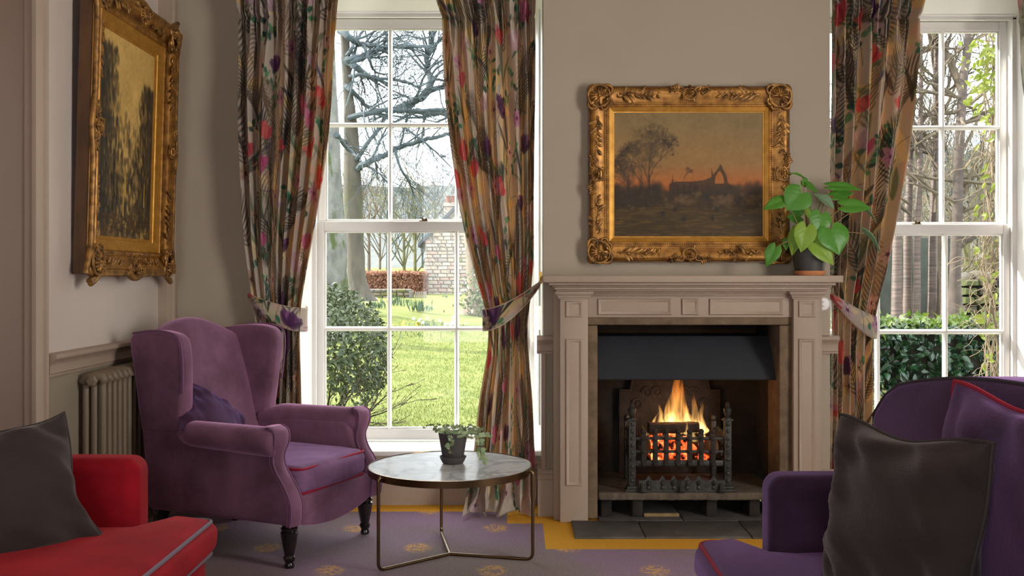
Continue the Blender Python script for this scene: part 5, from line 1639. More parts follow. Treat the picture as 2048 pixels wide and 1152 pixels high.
def picture(name, label, w, h, fw, loc, rot, ras, slip_w, swept, depth=0.06):
    t = thing(name, label, 'picture', loc, rot)
    B = lambda mb, nm, m=M_GILT, p=t, **k: mb.build(nm, m, p, world=False, **k)
    iw, ih = w-2*fw, h-2*fw                    # canvas opening
    mb = MB()
    b0 = fw-slip_w
    prof = [(0.0, 0.0), (0.0, depth*0.62), (0.004, depth*0.72), (b0*0.10, depth*0.90), (b0*0.20, depth*0.98), (b0*0.34, depth*0.92), (b0*0.52, depth*0.70), (b0*0.68, depth*0.54), (b0*0.76, depth*0.52), (b0*0.78, depth*0.58), (b0*0.98, depth*0.58), (b0, depth*0.5)]
    frame_ring(mb, w, h, prof); fr = B(mb, 'frame', smooth=40)
    mb = MB(); frame_ring(mb, w-2*b0, h-2*b0, [(0, depth*0.5), (0.002, depth*0.52), (slip_w*0.75, depth*0.36), (slip_w*0.8, depth*0.30), (slip_w, depth*0.26), (slip_w, depth*0.1)]); B(mb, 'slip', M_GILTB, fr, smooth=30)
    # outer sides in plain dark wood
    mb = MB()
    for sx, sz, W_, H_ in ((-1, 0, 0.006, h), (1, 0, 0.006, h)):
        x = sx*(w/2+0.003); mb.box(x-0.003, x+0.003, -depth*0.62, 0.0, -h/2, h/2)
    for sz in (-1, 1):
        z = sz*(h/2+0.003); mb.box(-w/2, w/2, -depth*0.62, 0.0, z-0.003, z+0.003)
    B(mb, 'frame_side', M_FRSIDE, fr, smooth=0)
    mb = MB(); mb.box(-w/2, w/2, -0.006, 0.0, -h/2, h/2); B(mb, 'backing', M_FRSIDE, t, smooth=0)
    # carved rope of small beads next to the slip
    mb = MB(); dd = b0*0.88; pit = 0.011
    for sx, sz in ((1, 0), (-1, 0), (0, 1), (0, -1)):
        L_ = (h if sx else w) - 2*dd; n = int(L_/pit)
        for k in range(n):
            q = -L_/2 + (k+0.5)*L_/n
            c = (sx*(w/2-dd), -depth*0.58, q) if sx else (q, -depth*0.58, sz*(h/2-dd))
            mb.ellipsoid(c, 0.0045 if sx else 0.004, 0.005, 0.004 if sx else 0.0045, 5, 4)
    bo = B(mb, 'beading', M_GILTO, fr); bo['kind'] = 'stuff'
    # corners
    y = -depth*0.94
    m = b0*0.48
    for sx in (-1, 1):
        for sz in (-1, 1):
            mb = MB(); cx, cz = sx*(w/2-m), sz*(h/2-m); R = b0*0.70
            shell(mb, cx, cz, y-0.004, R*0.62, math.atan2(sz, sx), PI*1.5, 12)
            ring = [(cx + R*0.80*math.cos(a), y-0.004, cz + R*0.80*math.sin(a)) for a in np.linspace(0, 2*PI, 25)[:-1]]
            mb.tube(ring, R*0.10, 6, closed=True)
            mb.ellipsoid((sx*(w/2-m*0.30), y*0.8, sz*(h/2-m*0.30)), R*0.42, 0.02, R*0.42, 10, 7)
            spiral(mb, sx*(w/2-m*1.9), sz*(h/2-m*0.45), y, R*0.42, PI/2*sz, 1.15, R*0.13, sx*sz, tail=R*0.5)
            spiral(mb, sx*(w/2-m*0.45), sz*(h/2-m*1.9), y, R*0.42, 0 if sx > 0 else PI, 1.15, R*0.13, -sx*sz, tail=R*0.5)
            spiral(mb, sx*(w/2-m*2.0), sz*(h/2-m*1.5), y, R*0.30, -PI/2*sz, 1.0, R*0.10, -sx*sz)
            spiral(mb, sx*(w/2-m*1.5), sz*(h/2-m*2.1), y, R*0.30, PI if sx > 0 else 0, 1.0, R*0.10, sx*sz)
            B(mb, 'corner_ornament', M_GILTO, fr, smooth=50)
    # centre cartouches and leaf sprays on each side
    rn = random.Random(17)
    for ang, x, z, L_ in ((0, 0, h/2-m*0.8, w), (PI, 0, -h/2+m*0.8, w), (-PI/2, w/2-m*0.8, 0, h), (PI/2, -w/2+m*0.8, 0, h)):
        mb = MB(); cartouche(mb, x, z, y*0.95, b0*0.44, ang); B(mb, 'centre_ornament', M_GILTO, fr, smooth=50)
        for s in (-1, 1):
            mb = MB()
            st = s*(L_/2 - b0*1.55); ln = L_*0.20
            if abs(ang) in (0, PI): spray(mb, st, z, y*0.85, -s, 0, ln, rn, 1.6); spiral(mb, st+s*0.0, z, y*0.85, b0*0.2, 0, 1.0, b0*0.05, s)
            else: spray(mb, x, st, y*0.85, 0, -s, ln, rn, 1.6); spiral(mb, x, st, y*0.85, b0*0.2, PI/2, 1.0, b0*0.05, s)
            B(mb, 'leaf_spray', M_GILTO, fr, smooth=50)
    if swept:       # pierced scrolling outer edge standing proud of the sides
        for sx, sz in ((1, 0), (-1, 0), (0, 1), (0, -1)):
            L_ = h if sx else w
            qs = np.linspace(-L_/2, L_/2, 61); mb = MB(); P = []
            for q in qs:
                e = 0.010 + 0.022*max(0, math.cos(2*PI*q/(L_*0.5)))**2 + 0.020*max(0, (abs(q)/(L_/2)-0.8)/0.2)
                P.append((sx*(w/2+e-0.006), -depth*0.86, q) if sx else (q, -depth*0.86, sz*(h/2+e-0.006)))
            mb.tube(P, 0.012, 7)
            Q = [(p[0]-sx*0.012, -depth*0.80, p[2]-sz*0.012) for p in P]
            mb.tube(Q, 0.014, 7)
            B(mb, 'swept_edge', M_GILTO, fr, smooth=60)
    nx, ny = ras.nx, ras.ny
    gx = np.linspace(-iw/2-0.004, iw/2+0.004, nx)[:, None]; gz = np.linspace(-ih/2-0.004, ih/2+0.004, ny)[None, :]
    P = np.stack([np.broadcast_to(gx, (nx, ny)), np.full((nx, ny), -depth*0.2), np.broadcast_to(gz, (nx, ny))], -1)
    painted_grid('canvas', P, ras, M_OIL, t, world=False)
    return t
M_OIL = attr_mat('oil_paint', 0.5, bump=(120, 0.25), spec=0.25)

def bare_tree(R, x, y, L, a, w, r, depth, col, alpha=.8):
    x1, y1 = x+L*math.cos(a), y+L*math.sin(a)
    R.stroke([(x, y), ((x+x1)/2+r.uniform(-.05,.05)*L, (y+y1)/2), (x1, y1)], w, w*.65, col, alpha)
    if depth == 0: return
    for k in range(r.choice([2, 3, 3])):
        bare_tree(R, x1, y1, L*r.uniform(.62,.82), a+r.uniform(-.62,.62), w*.62, r, depth-1, col, alpha*.93)

def painting_ruin(nx, ny, wx, wy):
    """dusk landscape: tall bare tree, ruined church with a pointed arch, dark meadow"""
    R = Ras(nx, ny, wx, wy, (128, 104, 66))
    r = random.Random(4)
    V = R.Y/wy; U = R.X/wx
    def band(v0, v1, col, a):
        k = np.clip((V-v0)/(v1-v0), 0, 1); k = k*k*(3-2*k)
        R.mix((slice(None), slice(None)), k if v1 > v0 else k, col, a)
    R.a[:] = np.array(lin((60, 46, 26)))
    sky = np.clip((V-.36)/.02, 0, 1)
    glow = np.array(lin((168, 92, 38))); mid = np.array(lin((142, 106, 62))); top = np.array(lin((122, 102, 66)))
    t1 = np.clip((V-.38)/.20, 0, 1)[..., None]; t2 = np.clip((V-.56)/.34, 0, 1)[..., None]
    sk = (glow*(1-t1)+mid*t1)*(1-t2)+top*t2
    R.a = R.a*(1-sky[..., None])+sk*sky[..., None]
    nz = R.noise(9, 3, 5); R.a *= (0.82+0.36*nz)[..., None]
    w, h = wx, wy
    # far woods
    for k in range(90):
        x = r.uniform(0, w); R.ell(x, h*(.36+r.uniform(-.02,.05)), w*r.uniform(.015,.04), h*r.uniform(.02,.05), 0, r.choice([(62,48,32),(74,54,34),(54,44,34)]), .55, .9)
    # church: nave and gable with pointed arch
    dk = (52, 42, 32)
    def poly(pts, col, a):
        from math import inf
        xs = [p[0]*w for p in pts]; ys = [p[1]*h for p in pts]
        wn = R.win(min(xs), max(xs), min(ys), max(ys))
        X, Y = R.X[wn], R.Y[wn]; ins = np.zeros(X.shape, bool); n = len(pts)
        for i in range(n):
            x0, y0, x1, y1 = xs[i], ys[i], xs[(i+1)%n], ys[(i+1)%n]
            if y0 == y1: continue
            c = ((y0 > Y) != (y1 > Y)) & (X < (x1-x0)*(Y-y0)/(y1-y0)+x0); ins ^= c
        R.mix(wn, ins.astype(float), col, a)
    poly([(.37,.29),(.372,.42),(.39,.44),(.395,.50),(.40,.44),(.42,.445),(.53,.445),(.60,.455),(.655,.48),(.655,.55),(.665,.50),(.69,.535),(.715,.585),(.735,.535),(.755,.49),(.762,.44),(.79,.41),(.80,.29)], dk, .88)
    poly([(.677,.43),(.680,.48),(.695,.515),(.708,.53),(.722,.51),(.735,.47),(.738,.43)], (158,98,46), .95)
    for q in (.43,.47,.51,.55,.59): R.stroke([(w*q, h*.42), (w*q, h*.33)], .003, .003, (36,30,26), .6)
    for x in (.45,.50,.72,.76,.92): R.ell(w*x, h*.30, w*.05, h*.035, 0, (104,78,52), .55, .9)
    for k in range(260):
        x, y = r.uniform(0, w), h*r.uniform(.22,.36); R.ell(x, y, w*r.uniform(.004,.02), h*r.uniform(.004,.02), r.uniform(0,3), r.choice([(40,34,26),(58,46,32),(96,74,48),(30,28,24)]), .4, .8)
    # left thicket and trees
    for k in range(60): R.ell(w*r.uniform(0,.3), h*r.uniform(.27,.40), w*.02, h*.03, 0, (46,38,30), .45, .9)
    tc_ = (56, 46, 36)
    bare_tree(R, w*.235, h*.25, h*.25, PI/2-.02, .0052, r, 0, tc_, .8)
    bare_tree(R, w*.235, h*.48, h*.12, PI/2-.05, .0042, r, 7, tc_, .75)
    bare_tree(R, w*.235, h*.44, h*.11, PI/2+.3, .0034, r, 7, tc_, .7)
    bare_tree(R, w*.235, h*.46, h*.11, PI/2-.4, .0034, r, 7, tc_, .7)
    bare_tree(R, w*.20, h*.28, h*.15, PI/2+.06, .0036, r, 7, tc_, .7)
    bare_tree(R, w*.09, h*.25, h*.11, PI/2-.05, .004, r, 6, tc_, .75)
    bare_tree(R, w*.13, h*.27, h*.10, PI/2+.2, .003, r, 6, tc_, .7)
    bare_tree(R, w*.47, h*.42, h*.05, PI/2, .002, r, 5, tc_, .6)
    for k in range(420): R.ell(w*(.235+r.gauss(0,.055)), h*(.70+r.gauss(0,.11)), w*.012, h*.016, r.uniform(0,3), (70,58,42), .16, .9)
    for k in range(160): R.ell(w*(.11+r.gauss(0,.04)), h*(.50+r.gauss(0,.07)), w*.012, h*.016, r.uniform(0,3), (70,56,42), .16, .9)
    for x in (.10,.18,.235): R.ell(w*x, h*.40, w*.012, h*.08, 0, (40,34,28), .5, .9)
    # meadow
    for k in range(420):
        y = h*r.uniform(0,.24); R.ell(r.uniform(0,w), y, w*r.uniform(.01,.06), h*r.uniform(.002,.008), r.uniform(-.05,.05), r.choice([(84,62,28),(62,50,26),(100,74,32),(48,42,26),(72,60,30)]), .45, .9)
    for x, y in ((.33,.19),(.41,.22),(.47,.145),(.69,.22),(.66,.15)):
        R.ell(w*x, h*y, w*.014, h*.022, 0, (34,30,26), .8, .5)
    # old varnish darkening is even; fine craquelure
    R.a *= 1.25*(0.9+0.2*R.noise(60, 8, 2))[..., None]
    return R
def painting_woods(nx, ny, wx, wy):
    """woodland clearing: dark trees on both sides of a pale yellow sky"""
    R = Ras(nx, ny, wx, wy, (196, 160, 92)); r = random.Random(9)
    nz = R.noise(8, 5, 5); R.a *= (0.75+0.5*nz)[..., None]
    w, h = wx, wy
    cols = [(46,42,34),(58,50,36),(38,38,36),(74,62,42),(62,58,52)]
    for k in range(2600):
        q = r.random()
        if q < .36: x, y = w*abs(r.gauss(0,.17)), h*r.uniform(.05,.93)
        elif q < .66: x, y = w*(1-abs(r.gauss(0,.15))), h*r.uniform(.05,.80)
        else: x, y = w*r.uniform(0,1), h*abs(r.gauss(0,.30))
        if .33 < x/w < .72 and y/h > .62 - .15*abs(x/w-.5): continue
        R.ell(x, y, w*r.uniform(.006,.03), h*r.uniform(.012,.035), r.uniform(-.3,.3), r.choice(cols), .5, .8)
    for k in range(26):
        x = w*r.choice([r.uniform(.0,.36), r.uniform(.68,1.0)]); y = h*r.uniform(.08,.2)
        R.stroke([(x, y), (x+r.uniform(-.02,.02), y+h*.25), (x+r.uniform(-.04,.04), y+h*.55)], .004, .0015, (34,30,26), .7)
    for k in range(300):
        R.stroke([(w*r.uniform(0,1), h*r.uniform(.0,.6))]*1 + [(w*r.uniform(0,1), 0)][:0] or [(0,0)], .001, .001, (0,0,0), 0)
        x, y = w*r.uniform(.1,.95), h*r.uniform(.08,.6); L_ = h*r.uniform(.01,.05)
        R.stroke([(x, y), (x+r.uniform(-.006,.006), y+L_)], .0016, .0012, r.choice([(150,120,70),(110,96,74),(176,146,84),(92,88,84)]), .5)
    for x, y, a in ((.5,.22,.8),(.86,.18,.7),(.47,.12,.6)): R.stroke([(w*x, h*y), (w*x, h*(y+.12))], .008, .004, (190,150,70), a)
    for k in range(260): R.ell(r.uniform(0,w), h*r.uniform(0,.12), w*r.uniform(.01,.05), h*r.uniform(.002,.008), 0, r.choice([(70,48,30),(96,66,36),(52,40,32)]), .5, .8)
    R.a *= (0.85+0.3*R.noise(60, 2, 2))[..., None]
    return R

# above the mantel: outer 402 x 352 px at the chimney breast
s_ = 5.16/FPX
pc = W((1177+1579)/2, (173+524)/2, 5.16)
picture('gilt_framed_painting', 'gilt framed oil painting of a ruined church at dusk above the mantel', 398*s_, 348*s_, 50*s_, (pc.x, YBR-0.012, pc.z), (math.radians(0.0), 0, 0),
        painting_ruin(300, 252, 298*s_, 253*s_), 11*s_, False, 0.05)
# on the left wall, leaning forward at the top
picture('gilt_framed_painting', 'tall gilt framed oil painting of dark woodland on the side wall', 0.98, 1.25, 0.165, (XL+0.028, 4.70, 1.885), (math.radians(1.6), 0, math.radians(90)),
        painting_woods(220, 280, 0.65, 0.92), 0.062, True, 0.085)
# china bell push on the chimney breast beside the pilaster
mb = MB(); c = W(1646, 607, 5.19)
mb.lathe([(0.0,0),(0.034,0),(0.036,0.006),(0.030,0.016),(0.014,0.020),(0.012,0.028),(0.0,0.030)], (0,0,0), 24)
mb.xf(Matrix.Translation((1.600, YBR, 1.10)) @ Euler((PI/2, 0, 0)).to_matrix().to_4x4())
tag(mb.build('bell_push', M_WHITE, smooth=40), 'round white bell push on the wall beside the mantelpiece', 'bell push')
# ================================================================== THE GARDEN OUTSIDE
ALB = 0.38
def zg(x, y):
    """ground height"""
    z = -0.30 + 0.034*max(0, y-10)
    z += 0.28*math.exp(-((x+3.6)/2.2)**2-((y-22)/6)**2)      # bank under the old trees
    if x > 1.2: z += 0.10*min(1, (x-1.2)/2)*min(1, max(0, (y-6)/3))
    return z
def grass_mat():
    m, nt, b, out = nodes_of('lawn_grass')
    N, L = nt.nodes, nt.links
    tc = N.new('ShaderNodeTexCoord')
    n = N.new('ShaderNodeTexNoise'); n.inputs['Scale'].default_value = 1.6; n.inputs['Detail'].default_value = 8; n.inputs['Roughness'].default_value = 0.7
    L.new(tc.outputs['Object'], n.inputs['Vector'])
    r = N.new('ShaderNodeValToRGB'); e = r.color_ramp.elements
    e[0].position = 0.3; e[0].color = (*[v*ALB for v in lin((132, 146, 72))], 1); e[1].position = 0.7; e[1].color = (*[v*ALB for v in lin((190, 194, 116))], 1)
    L.new(n.outputs['Fac'], r.inputs['Fac']); L.new(r.outputs['Color'], b.inputs['Base Color'])
    b.inputs['Roughness'].default_value = 0.9; b.inputs['Specular IOR Level'].default_value = 0.1
    n2 = N.new('ShaderNodeTexNoise'); n2.inputs['Scale'].default_value = 70; L.new(tc.outputs['Object'], n2.inputs['Vector'])
    bp = N.new('ShaderNodeBump'); bp.inputs['Strength'].default_value = 0.7; bp.inputs['Distance'].default_value = 0.03
    L.new(n2.outputs['Fac'], bp.inputs['Height']); L.new(bp.outputs['Normal'], b.inputs['Normal'])
    return m
gx = np.concatenate([np.linspace(-30, -7, 8), np.linspace(-6.5, 8, 40), np.linspace(9, 34, 10)])
gy = np.concatenate([np.linspace(5.95, 40, 80), np.linspace(42, 70, 8)])
mb = MB(); mb.grid([[(x, y, zg(x, y)) for y in gy] for x in gx])
S(mb.build('lawn', grass_mat(), smooth=180))

def leaf_mass(name, pts, dirs, nrms, size, ratio, material, parent=None, kind='stuff', fold=0.12):
    """many simple leaves in one mesh"""
    pts, d, nn = np.asarray(pts, float), np.asarray(dirs, float), np.asarray(nrms, float)
    size = np.asarray(size, float)[:, None]
    d /= np.linalg.norm(d, axis=1)[:, None]+1e-9
    nn -= d*np.sum(d*nn, 1)[:, None]; nn /= np.linalg.norm(nn, axis=1)[:, None]+1e-9
    s = np.cross(d, nn)
    V = np.stack([pts, pts+d*size*.45+s*size*ratio/2+nn*size*fold, pts+d*size-nn*size*.08, pts+d*size*.45-s*size*ratio/2+nn*size*fold, pts+d*size*.48], 1)
    n = len(pts); I = np.arange(n)[:, None]*5
    F = np.concatenate([I+np.array([[0,1,4]]), I+np.array([[1,2,4]]), I+np.array([[2,3,4]]), I+np.array([[3,0,4]])], 0)
    me = bpy.data.meshes.new(name); me.vertices.add(n*5); me.vertices.foreach_set('co', V.reshape(-1).astype(np.float32))
    me.loops.add(len(F)*3); me.loops.foreach_set('vertex_index', F.reshape(-1).astype(np.int32))
    me.polygons.add(len(F)); me.polygons.foreach_set('loop_start', np.arange(0, len(F)*3, 3, dtype=np.int32)); me.update(calc_edges=True)
    me.materials.append(material); me.shade_smooth()
    o = bpy.data.objects.new(name, me); COL.objects.link(o)
    if kind: o['kind'] = kind
    put(o, parent); return o

def leafy(parent, pts, dirs, nrms, size, ratio, material, key, n_single=300):
    """the leaves that show largest become parts, the remainder one part of kind stuff"""
    pts, dirs, nrms, size = map(np.asarray, (pts, dirs, nrms, size))
    vis = np.linalg.norm(pts-np.array([0, 0, EYE]), axis=1) - size*6
    order = np.argsort(vis); a, b = order[:n_single], order[n_single:]
    mk = 'g_'+key
    if mk not in LEAF_MESHES:
        h = heart_leaf(n=5, cup=.05, fold=.25, droop=.15, notch=.05)
        me = h.mesh('leaf_'+key); me.materials.append(material); me.shade_smooth(); LEAF_MESHES[mk] = me
    for i in a:
        leaf_at(LEAF_MESHES[mk], Vector(pts[i]), Vector(pts[i])+Vector(dirs[i]).normalized()*float(size[i]), Vector(nrms[i]), float(size[i])*ratio, parent)
    if len(b): leaf_mass('foliage', pts[b], dirs[b], nrms[b], size[b], ratio, material, parent)

# ---- bark
M_BARK = mat('grey_bark', (120, 112, 98), 0.95, var=(5, 0.6, 1.2), bump=(22, 0.8), stretch=(1, 1, 0.35), second=(1.6, 0.60, (104, 110, 62), 0.12))
M_MOSSY = mat('mossy_lichen_bark', (150, 150, 142), 0.95, var=(7, 0.55, 1.2), bump=(18, 0.9), stretch=(1, 1, 0.5), second=(4.5, 0.53, (88, 104, 50), 0.08))
M_TWIG = mat('haze_blue_twigs', (94, 108, 114), 0.95, var=(6, 0.8, 1.1))  # blue haze of the bright panes is put into the bark colour
M_TWIGB = mat('brown_twigs', (132, 116, 94), 0.95, var=(6, 0.75, 1.15))
M_TWIGY = mat('olive_twigs', (142, 138, 92), 0.95, var=(6, 0.8, 1.15))
M_CHERRY = mat('cherry_bark', (138, 114, 102), 0.6, var=(5, 0.4, 1.3), bump=(20, 0.5), stretch=(0.6, 0.6, 10))

def twigs(mb, p, d, L, r, depth, rn, spread=0.6, kids=(2, 3), grav=0.0, sides=4, rmin=0.004):
    """recursive bare branch"""
    p = Vector(p); d = Vector(d).normalized()
    pts = [p.copy()]; q = p.copy(); dd = d.copy()
    for k in range(3):
        dd = (dd + Vector((rn.uniform(-1,1), rn.uniform(-1,1), rn.uniform(-1,1)))*0.22 + Vector((0,0,grav))).normalized()
        q = q + dd*(L/3); pts.append(q.copy())
    r1 = max(rmin, r*0.62)
    mb.tube(pts, [r, r*0.88, r*0.75, r1], sides)
    if depth <= 0: return
    for k in range(rn.choice(kids)):
        nd = (dd + Vector((rn.uniform(-1,1), rn.uniform(-1,1), rn.uniform(-.8,1)))*spread).normalized()
        st = pts[rn.choice([1, 2, 3, 3])]
        twigs(mb, st, nd, L*rn.uniform(.62,.85), r1*rn.uniform(.7,.95), depth-1, rn, spread, kids, grav, max(3, sides-1), rmin)

def trunk(mb, prof, D, n=14, seed=0, ztop=None):
    """prof: (pixel y, pixel x-left, pixel x-right)"""
    rn = random.Random(seed); G = []
    for y, a, b in prof:
        c = W((a+b)/2, y, D); r = (b-a)/2/FPX*D
        G.append([(c.x+r*math.cos(2*PI*k/n)*(1+rn.uniform(-.06,.06)), c.y+r*math.sin(2*PI*k/n)*(1+rn.uniform(-.06,.06)), c.z) for k in range(n)])
    mb.grid(G, closev=True)

def dense(prof, k=4):
    return spline(prof, k)

def limb(mb, pxs, D, r0, r1, rn, side=10, tl=0.7, depth=3, dd=0.0, rmin=0.006):
    """guided limb through photo pixels (2048 frame) at depth D, with random side twigs"""
    n = len(pxs)
    P = [W(x, y, D + dd*i + 0.25*math.sin(i*1.7+D)) for i, (x, y) in enumerate(pxs)]
    sp = [Vector(q) for q in spline([tuple(p) for p in P], 5)]
    m = len(sp)
    mb.tube([q + Vector((rn.uniform(-1,1), 0, rn.uniform(-1,1)))*r0*0.25 for q in sp], [r0+(r1-r0)*i/(m-1) for i in range(m)], 7)
    for k in range(side):
        i = rn.randrange(m//5, m); d = (sp[min(m-1, i+1)]-sp[max(0, i-1)]).normalized()
        nd = d + Vector((rn.uniform(-1,1), rn.uniform(-.6,.6), rn.uniform(-1,1)))*0.9
        twigs(mb, sp[i], nd, tl*rn.uniform(.5,1.1), max(rmin, (r0+(r1-r0)*i/m)*0.42), depth, rn, 0.65, (1, 2, 3), 0.0, 4, rmin)

# ---- the big bare tree: trunk and limbs seen in the upper panes
D2 = 22.0
t2 = thing('bare_tree', 'tall smooth grey bare tree with spreading limbs and moss at its foot', 'tree', tuple(W(724, 593, D2)))
mb = MB(); trunk(mb, dense([(602, 700, 758), (592, 702, 748), (575, 698, 738), (545, 694, 730), (500, 693, 729), (440, 688, 726), (380, 687, 724), (300, 688, 719), (250, 687, 715), (200, 687, 708), (150, 684, 703), (100, 682, 700), (50, 679, 697), (-40, 674, 690), (-160, 672, 684)], 3), D2, 16, 3)
mb.build('trunk', M_BARK, t2, smooth=60)
mb = MB(); rn = random.Random(21)
Z7 = lambda x, y: (640+x/5.76, 20+y/5.76)
Z2 = lambda x, y: (450+x/3.148, y/3.148)
def zl(f, *p): return [f(*q) for q in p]
for pts, r0, r1, sd in [
    (zl(Z7, (235,240), (330,300), (420,370), (500,400), (640,400), (690,450), (800,500)), .085, .03, 12),
    (zl(Z7, (300,590), (360,560), (520,520), (700,450), (850,430), (1060,420), (1270,415)), .075, .035, 14),
    (zl(Z7, (310,620), (400,590), (520,540), (600,490), (690,450)), .07, .04, 6),
    (zl(Z7, (320,590), (400,660), (510,750), (640,790), (780,850)), .07, .035, 8),
    (zl(Z7, (300,880), (350,920), (430,990), (530,1100), (620,1140), (700,1200)), .06, .03, 8),
    (zl(Z7, (320,530), (370,440), (400,370), (510,220), (560,100)), .055, .02, 8),
    (zl(Z7, (340,770), (500,745), (660,790), (850,800), (1000,830), (1120,880), (1250,830)), .045, .02, 12),
    (zl(Z7, (500,400), (560,550), (610,680), (680,730), (780,740)), .04, .015, 8),
    (zl(Z2, (840,1060), (900,1020), (1000,980), (1070,940), (1250,880), (1350,860), (1420,835)), .075, .035, 10),
    (zl(Z2, (830,1000), (880,930), (960,820), (1000,740)), .06, .03, 6),
    (zl(Z2, (760,900), (720,870), (690,840)), .05, .03, 2),
    (zl(Z2, (780,740), (900,715), (1000,690), (1150,700), (1380,690)), .065, .04, 8),
    (zl(Z2, (1070,945), (1100,1050), (1160,1150), (1190,1230), (1235,1330)), .035, .010, 10),
    (zl(Z2, (1140,810), (1250,890), (1340,970), (1430,1060)), .028, .01, 8),
    (zl(Z2, (850,1020), (950,1075), (1020,1150)), .03, .01, 6)]:
    limb(mb, pts, D2-0.2, r0, r1, rn, sd, 1.0, 3, 0.06)
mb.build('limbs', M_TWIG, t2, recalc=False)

# second bare tree whose heavy limb climbs across the far pane
t3 = thing('bare_tree', 'bare tree with ivy at its foot behind the sunlit curtain', 'tree', tuple(W(950, 612, 25)))
mb = MB(); trunk(mb, dense([(628, 915, 1010), (610, 925, 990), (590, 934, 980), (550, 934, 975), (480, 928, 968), (400, 926, 962), (300, 928, 962), (200, 932, 958), (100, 936, 956), (-100, 940, 952)], 3), 25, 14, 5)
mb.build('trunk', mat('pale_warm_bark', (168, 146, 122), 0.95, var=(6, 0.7, 1.15), bump=(20, 0.7)), t3, smooth=60)
mb = MB(); rn = random.Random(31)
for pts, r0, r1, sd in [
    (zl(Z7, (1760,1300), (1500,1200), (1200,1180), (900,1150), (760,1170)), .10, .05, 10),
    (zl(Z7, (900,1140), (1020,1090), (1100,1050), (1240,930), (1280,820), (1240,700), (1240,540), (1280,400), (1300,200), (1310,60)), .12, .04, 26),
    (zl(Z7, (1240,930), (1330,920), (1420,900), (1600,880)), .05, .03, 6),
    (zl(Z7, (1240,700), (1300,650), (1390,590), (1500,560)), .04, .02, 6),
    (zl(Z7, (1260,480), (1320,420), (1390,330), (1480,260)), .045, .025, 8),
    (zl(Z7, (1280,820), (1330,770), (1400,700), (1500,690)), .035, .02, 6),
    (zl(Z7, (1080,1050), (1000,1000), (900,960), (850,930)), .035, .015, 8),
    (zl(Z7, (1240,540), (1160,520), (1000,540), (850,540)), .03, .012, 12),
    (zl(Z7, (1290,300), (1150,330), (1000,290), (850,330)), .03, .012, 14),
    (zl(Z7, (1300,240), (1200,150), (1050,260), (900,200)), .025, .01, 12)]:
    limb(mb, pts, 24.6, r0, r1, rn, sd, 1.1, 3, 0.05)
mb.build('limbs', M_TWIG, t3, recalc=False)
r5 = np.random.RandomState(4)
n = 900; c = np.array(W(972, 600, 24.4)); P = c + r5.normal(0, 1, (n, 3))*np.array([.35, .2, .45])
leaf_mass('ivy', P, r5.normal(0, 1, (n, 3))+np.array([0,-.5,-.4]), r5.normal(0, 1, (n, 3))+np.array([0,-1,.6]), r5.uniform(.06, .12, n), .8, leaf_mat('ivy_leaf', (72, 104, 52), (150, 160, 70), .2), t3)

# mossy trunk nearest the curtain
t1 = thing('old_tree', 'thick mossy lichen spotted tree trunk beside the round bush', 'tree', tuple(W(668, 700, 17.5)))
mb = MB(); trunk(mb, dense([(740, 600, 712), (700, 615, 703), (600, 626, 697), (570, 632, 695), (520, 638, 694), (465, 641, 692), (400, 645, 686), (340, 648, 682), (270, 650, 679), (180, 650, 674), (60, 648, 668), (-100, 646, 660)], 3), 17.5, 16, 8)
mb.build('trunk', M_MOSSY, t1, smooth=60)
mb = MB(); rn = random.Random(5)
limb(mb, zl(Z2, (700, 850), (740, 900), (800, 960), (850, 990)), 17.6, .05, .02, rn, 4, .7, 2)
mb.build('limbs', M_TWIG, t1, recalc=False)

# ---- round bush under the window
BC = W(655, 690, 9.6); BC.z = 0.42
bush = thing('round_bush', 'rounded glossy evergreen bush with bare lower branches outside the window', 'bush', (BC.x, BC.y, zg(BC.x, BC.y)))
r6 = np.random.RandomState(2)
pts = []
while len(pts) < 5200:
    v = r6.normal(0, 1, 3); v /= np.linalg.norm(v)
    rad = r6.uniform(.62, 1.0)**.5
    p = np.array([v[0]*.60, v[1]*.56, v[2]*.68])*rad
    if p[2] < -0.30 and r6.rand() < .75: continue
    if p[2] < -0.45 and p[0] < .25: continue
    pts.append(p)
pts = np.array(pts); nr = pts/np.array([.60, .56, .68])**2
pw = pts + np.array([BC.x, BC.y, BC.z+0.06])
dirs = nr*.4 + r6.normal(0, .6, pts.shape) + np.array([0, 0, -.5]); 
leafy(bush, pw, dirs, nr + r6.normal(0, .35, pts.shape), r6.uniform(.045, .075, len(pts)), .45, leaf_mat('bush_leaf', (50, 76, 46), (120, 134, 74), .15, .5), 'bush')
mb = MB(); rn = random.Random(8)
for k in range(9):
    a = rn.uniform(0, 2*PI)
    twigs(mb, (BC.x-0.05+rn.uniform(-.06,.06), BC.y+rn.uniform(-.06,.06), zg(BC.x, BC.y)-.02), (math.cos(a)*.8+.35, math.sin(a)*.5, .75), .42, .016, 3, rn, .5, (2, 3), .0, 5, .004)
mb.build('stems', mat('bush_stems', (96, 78, 60), .9, var=(10, .7, 1.2)), bush, recalc=False)

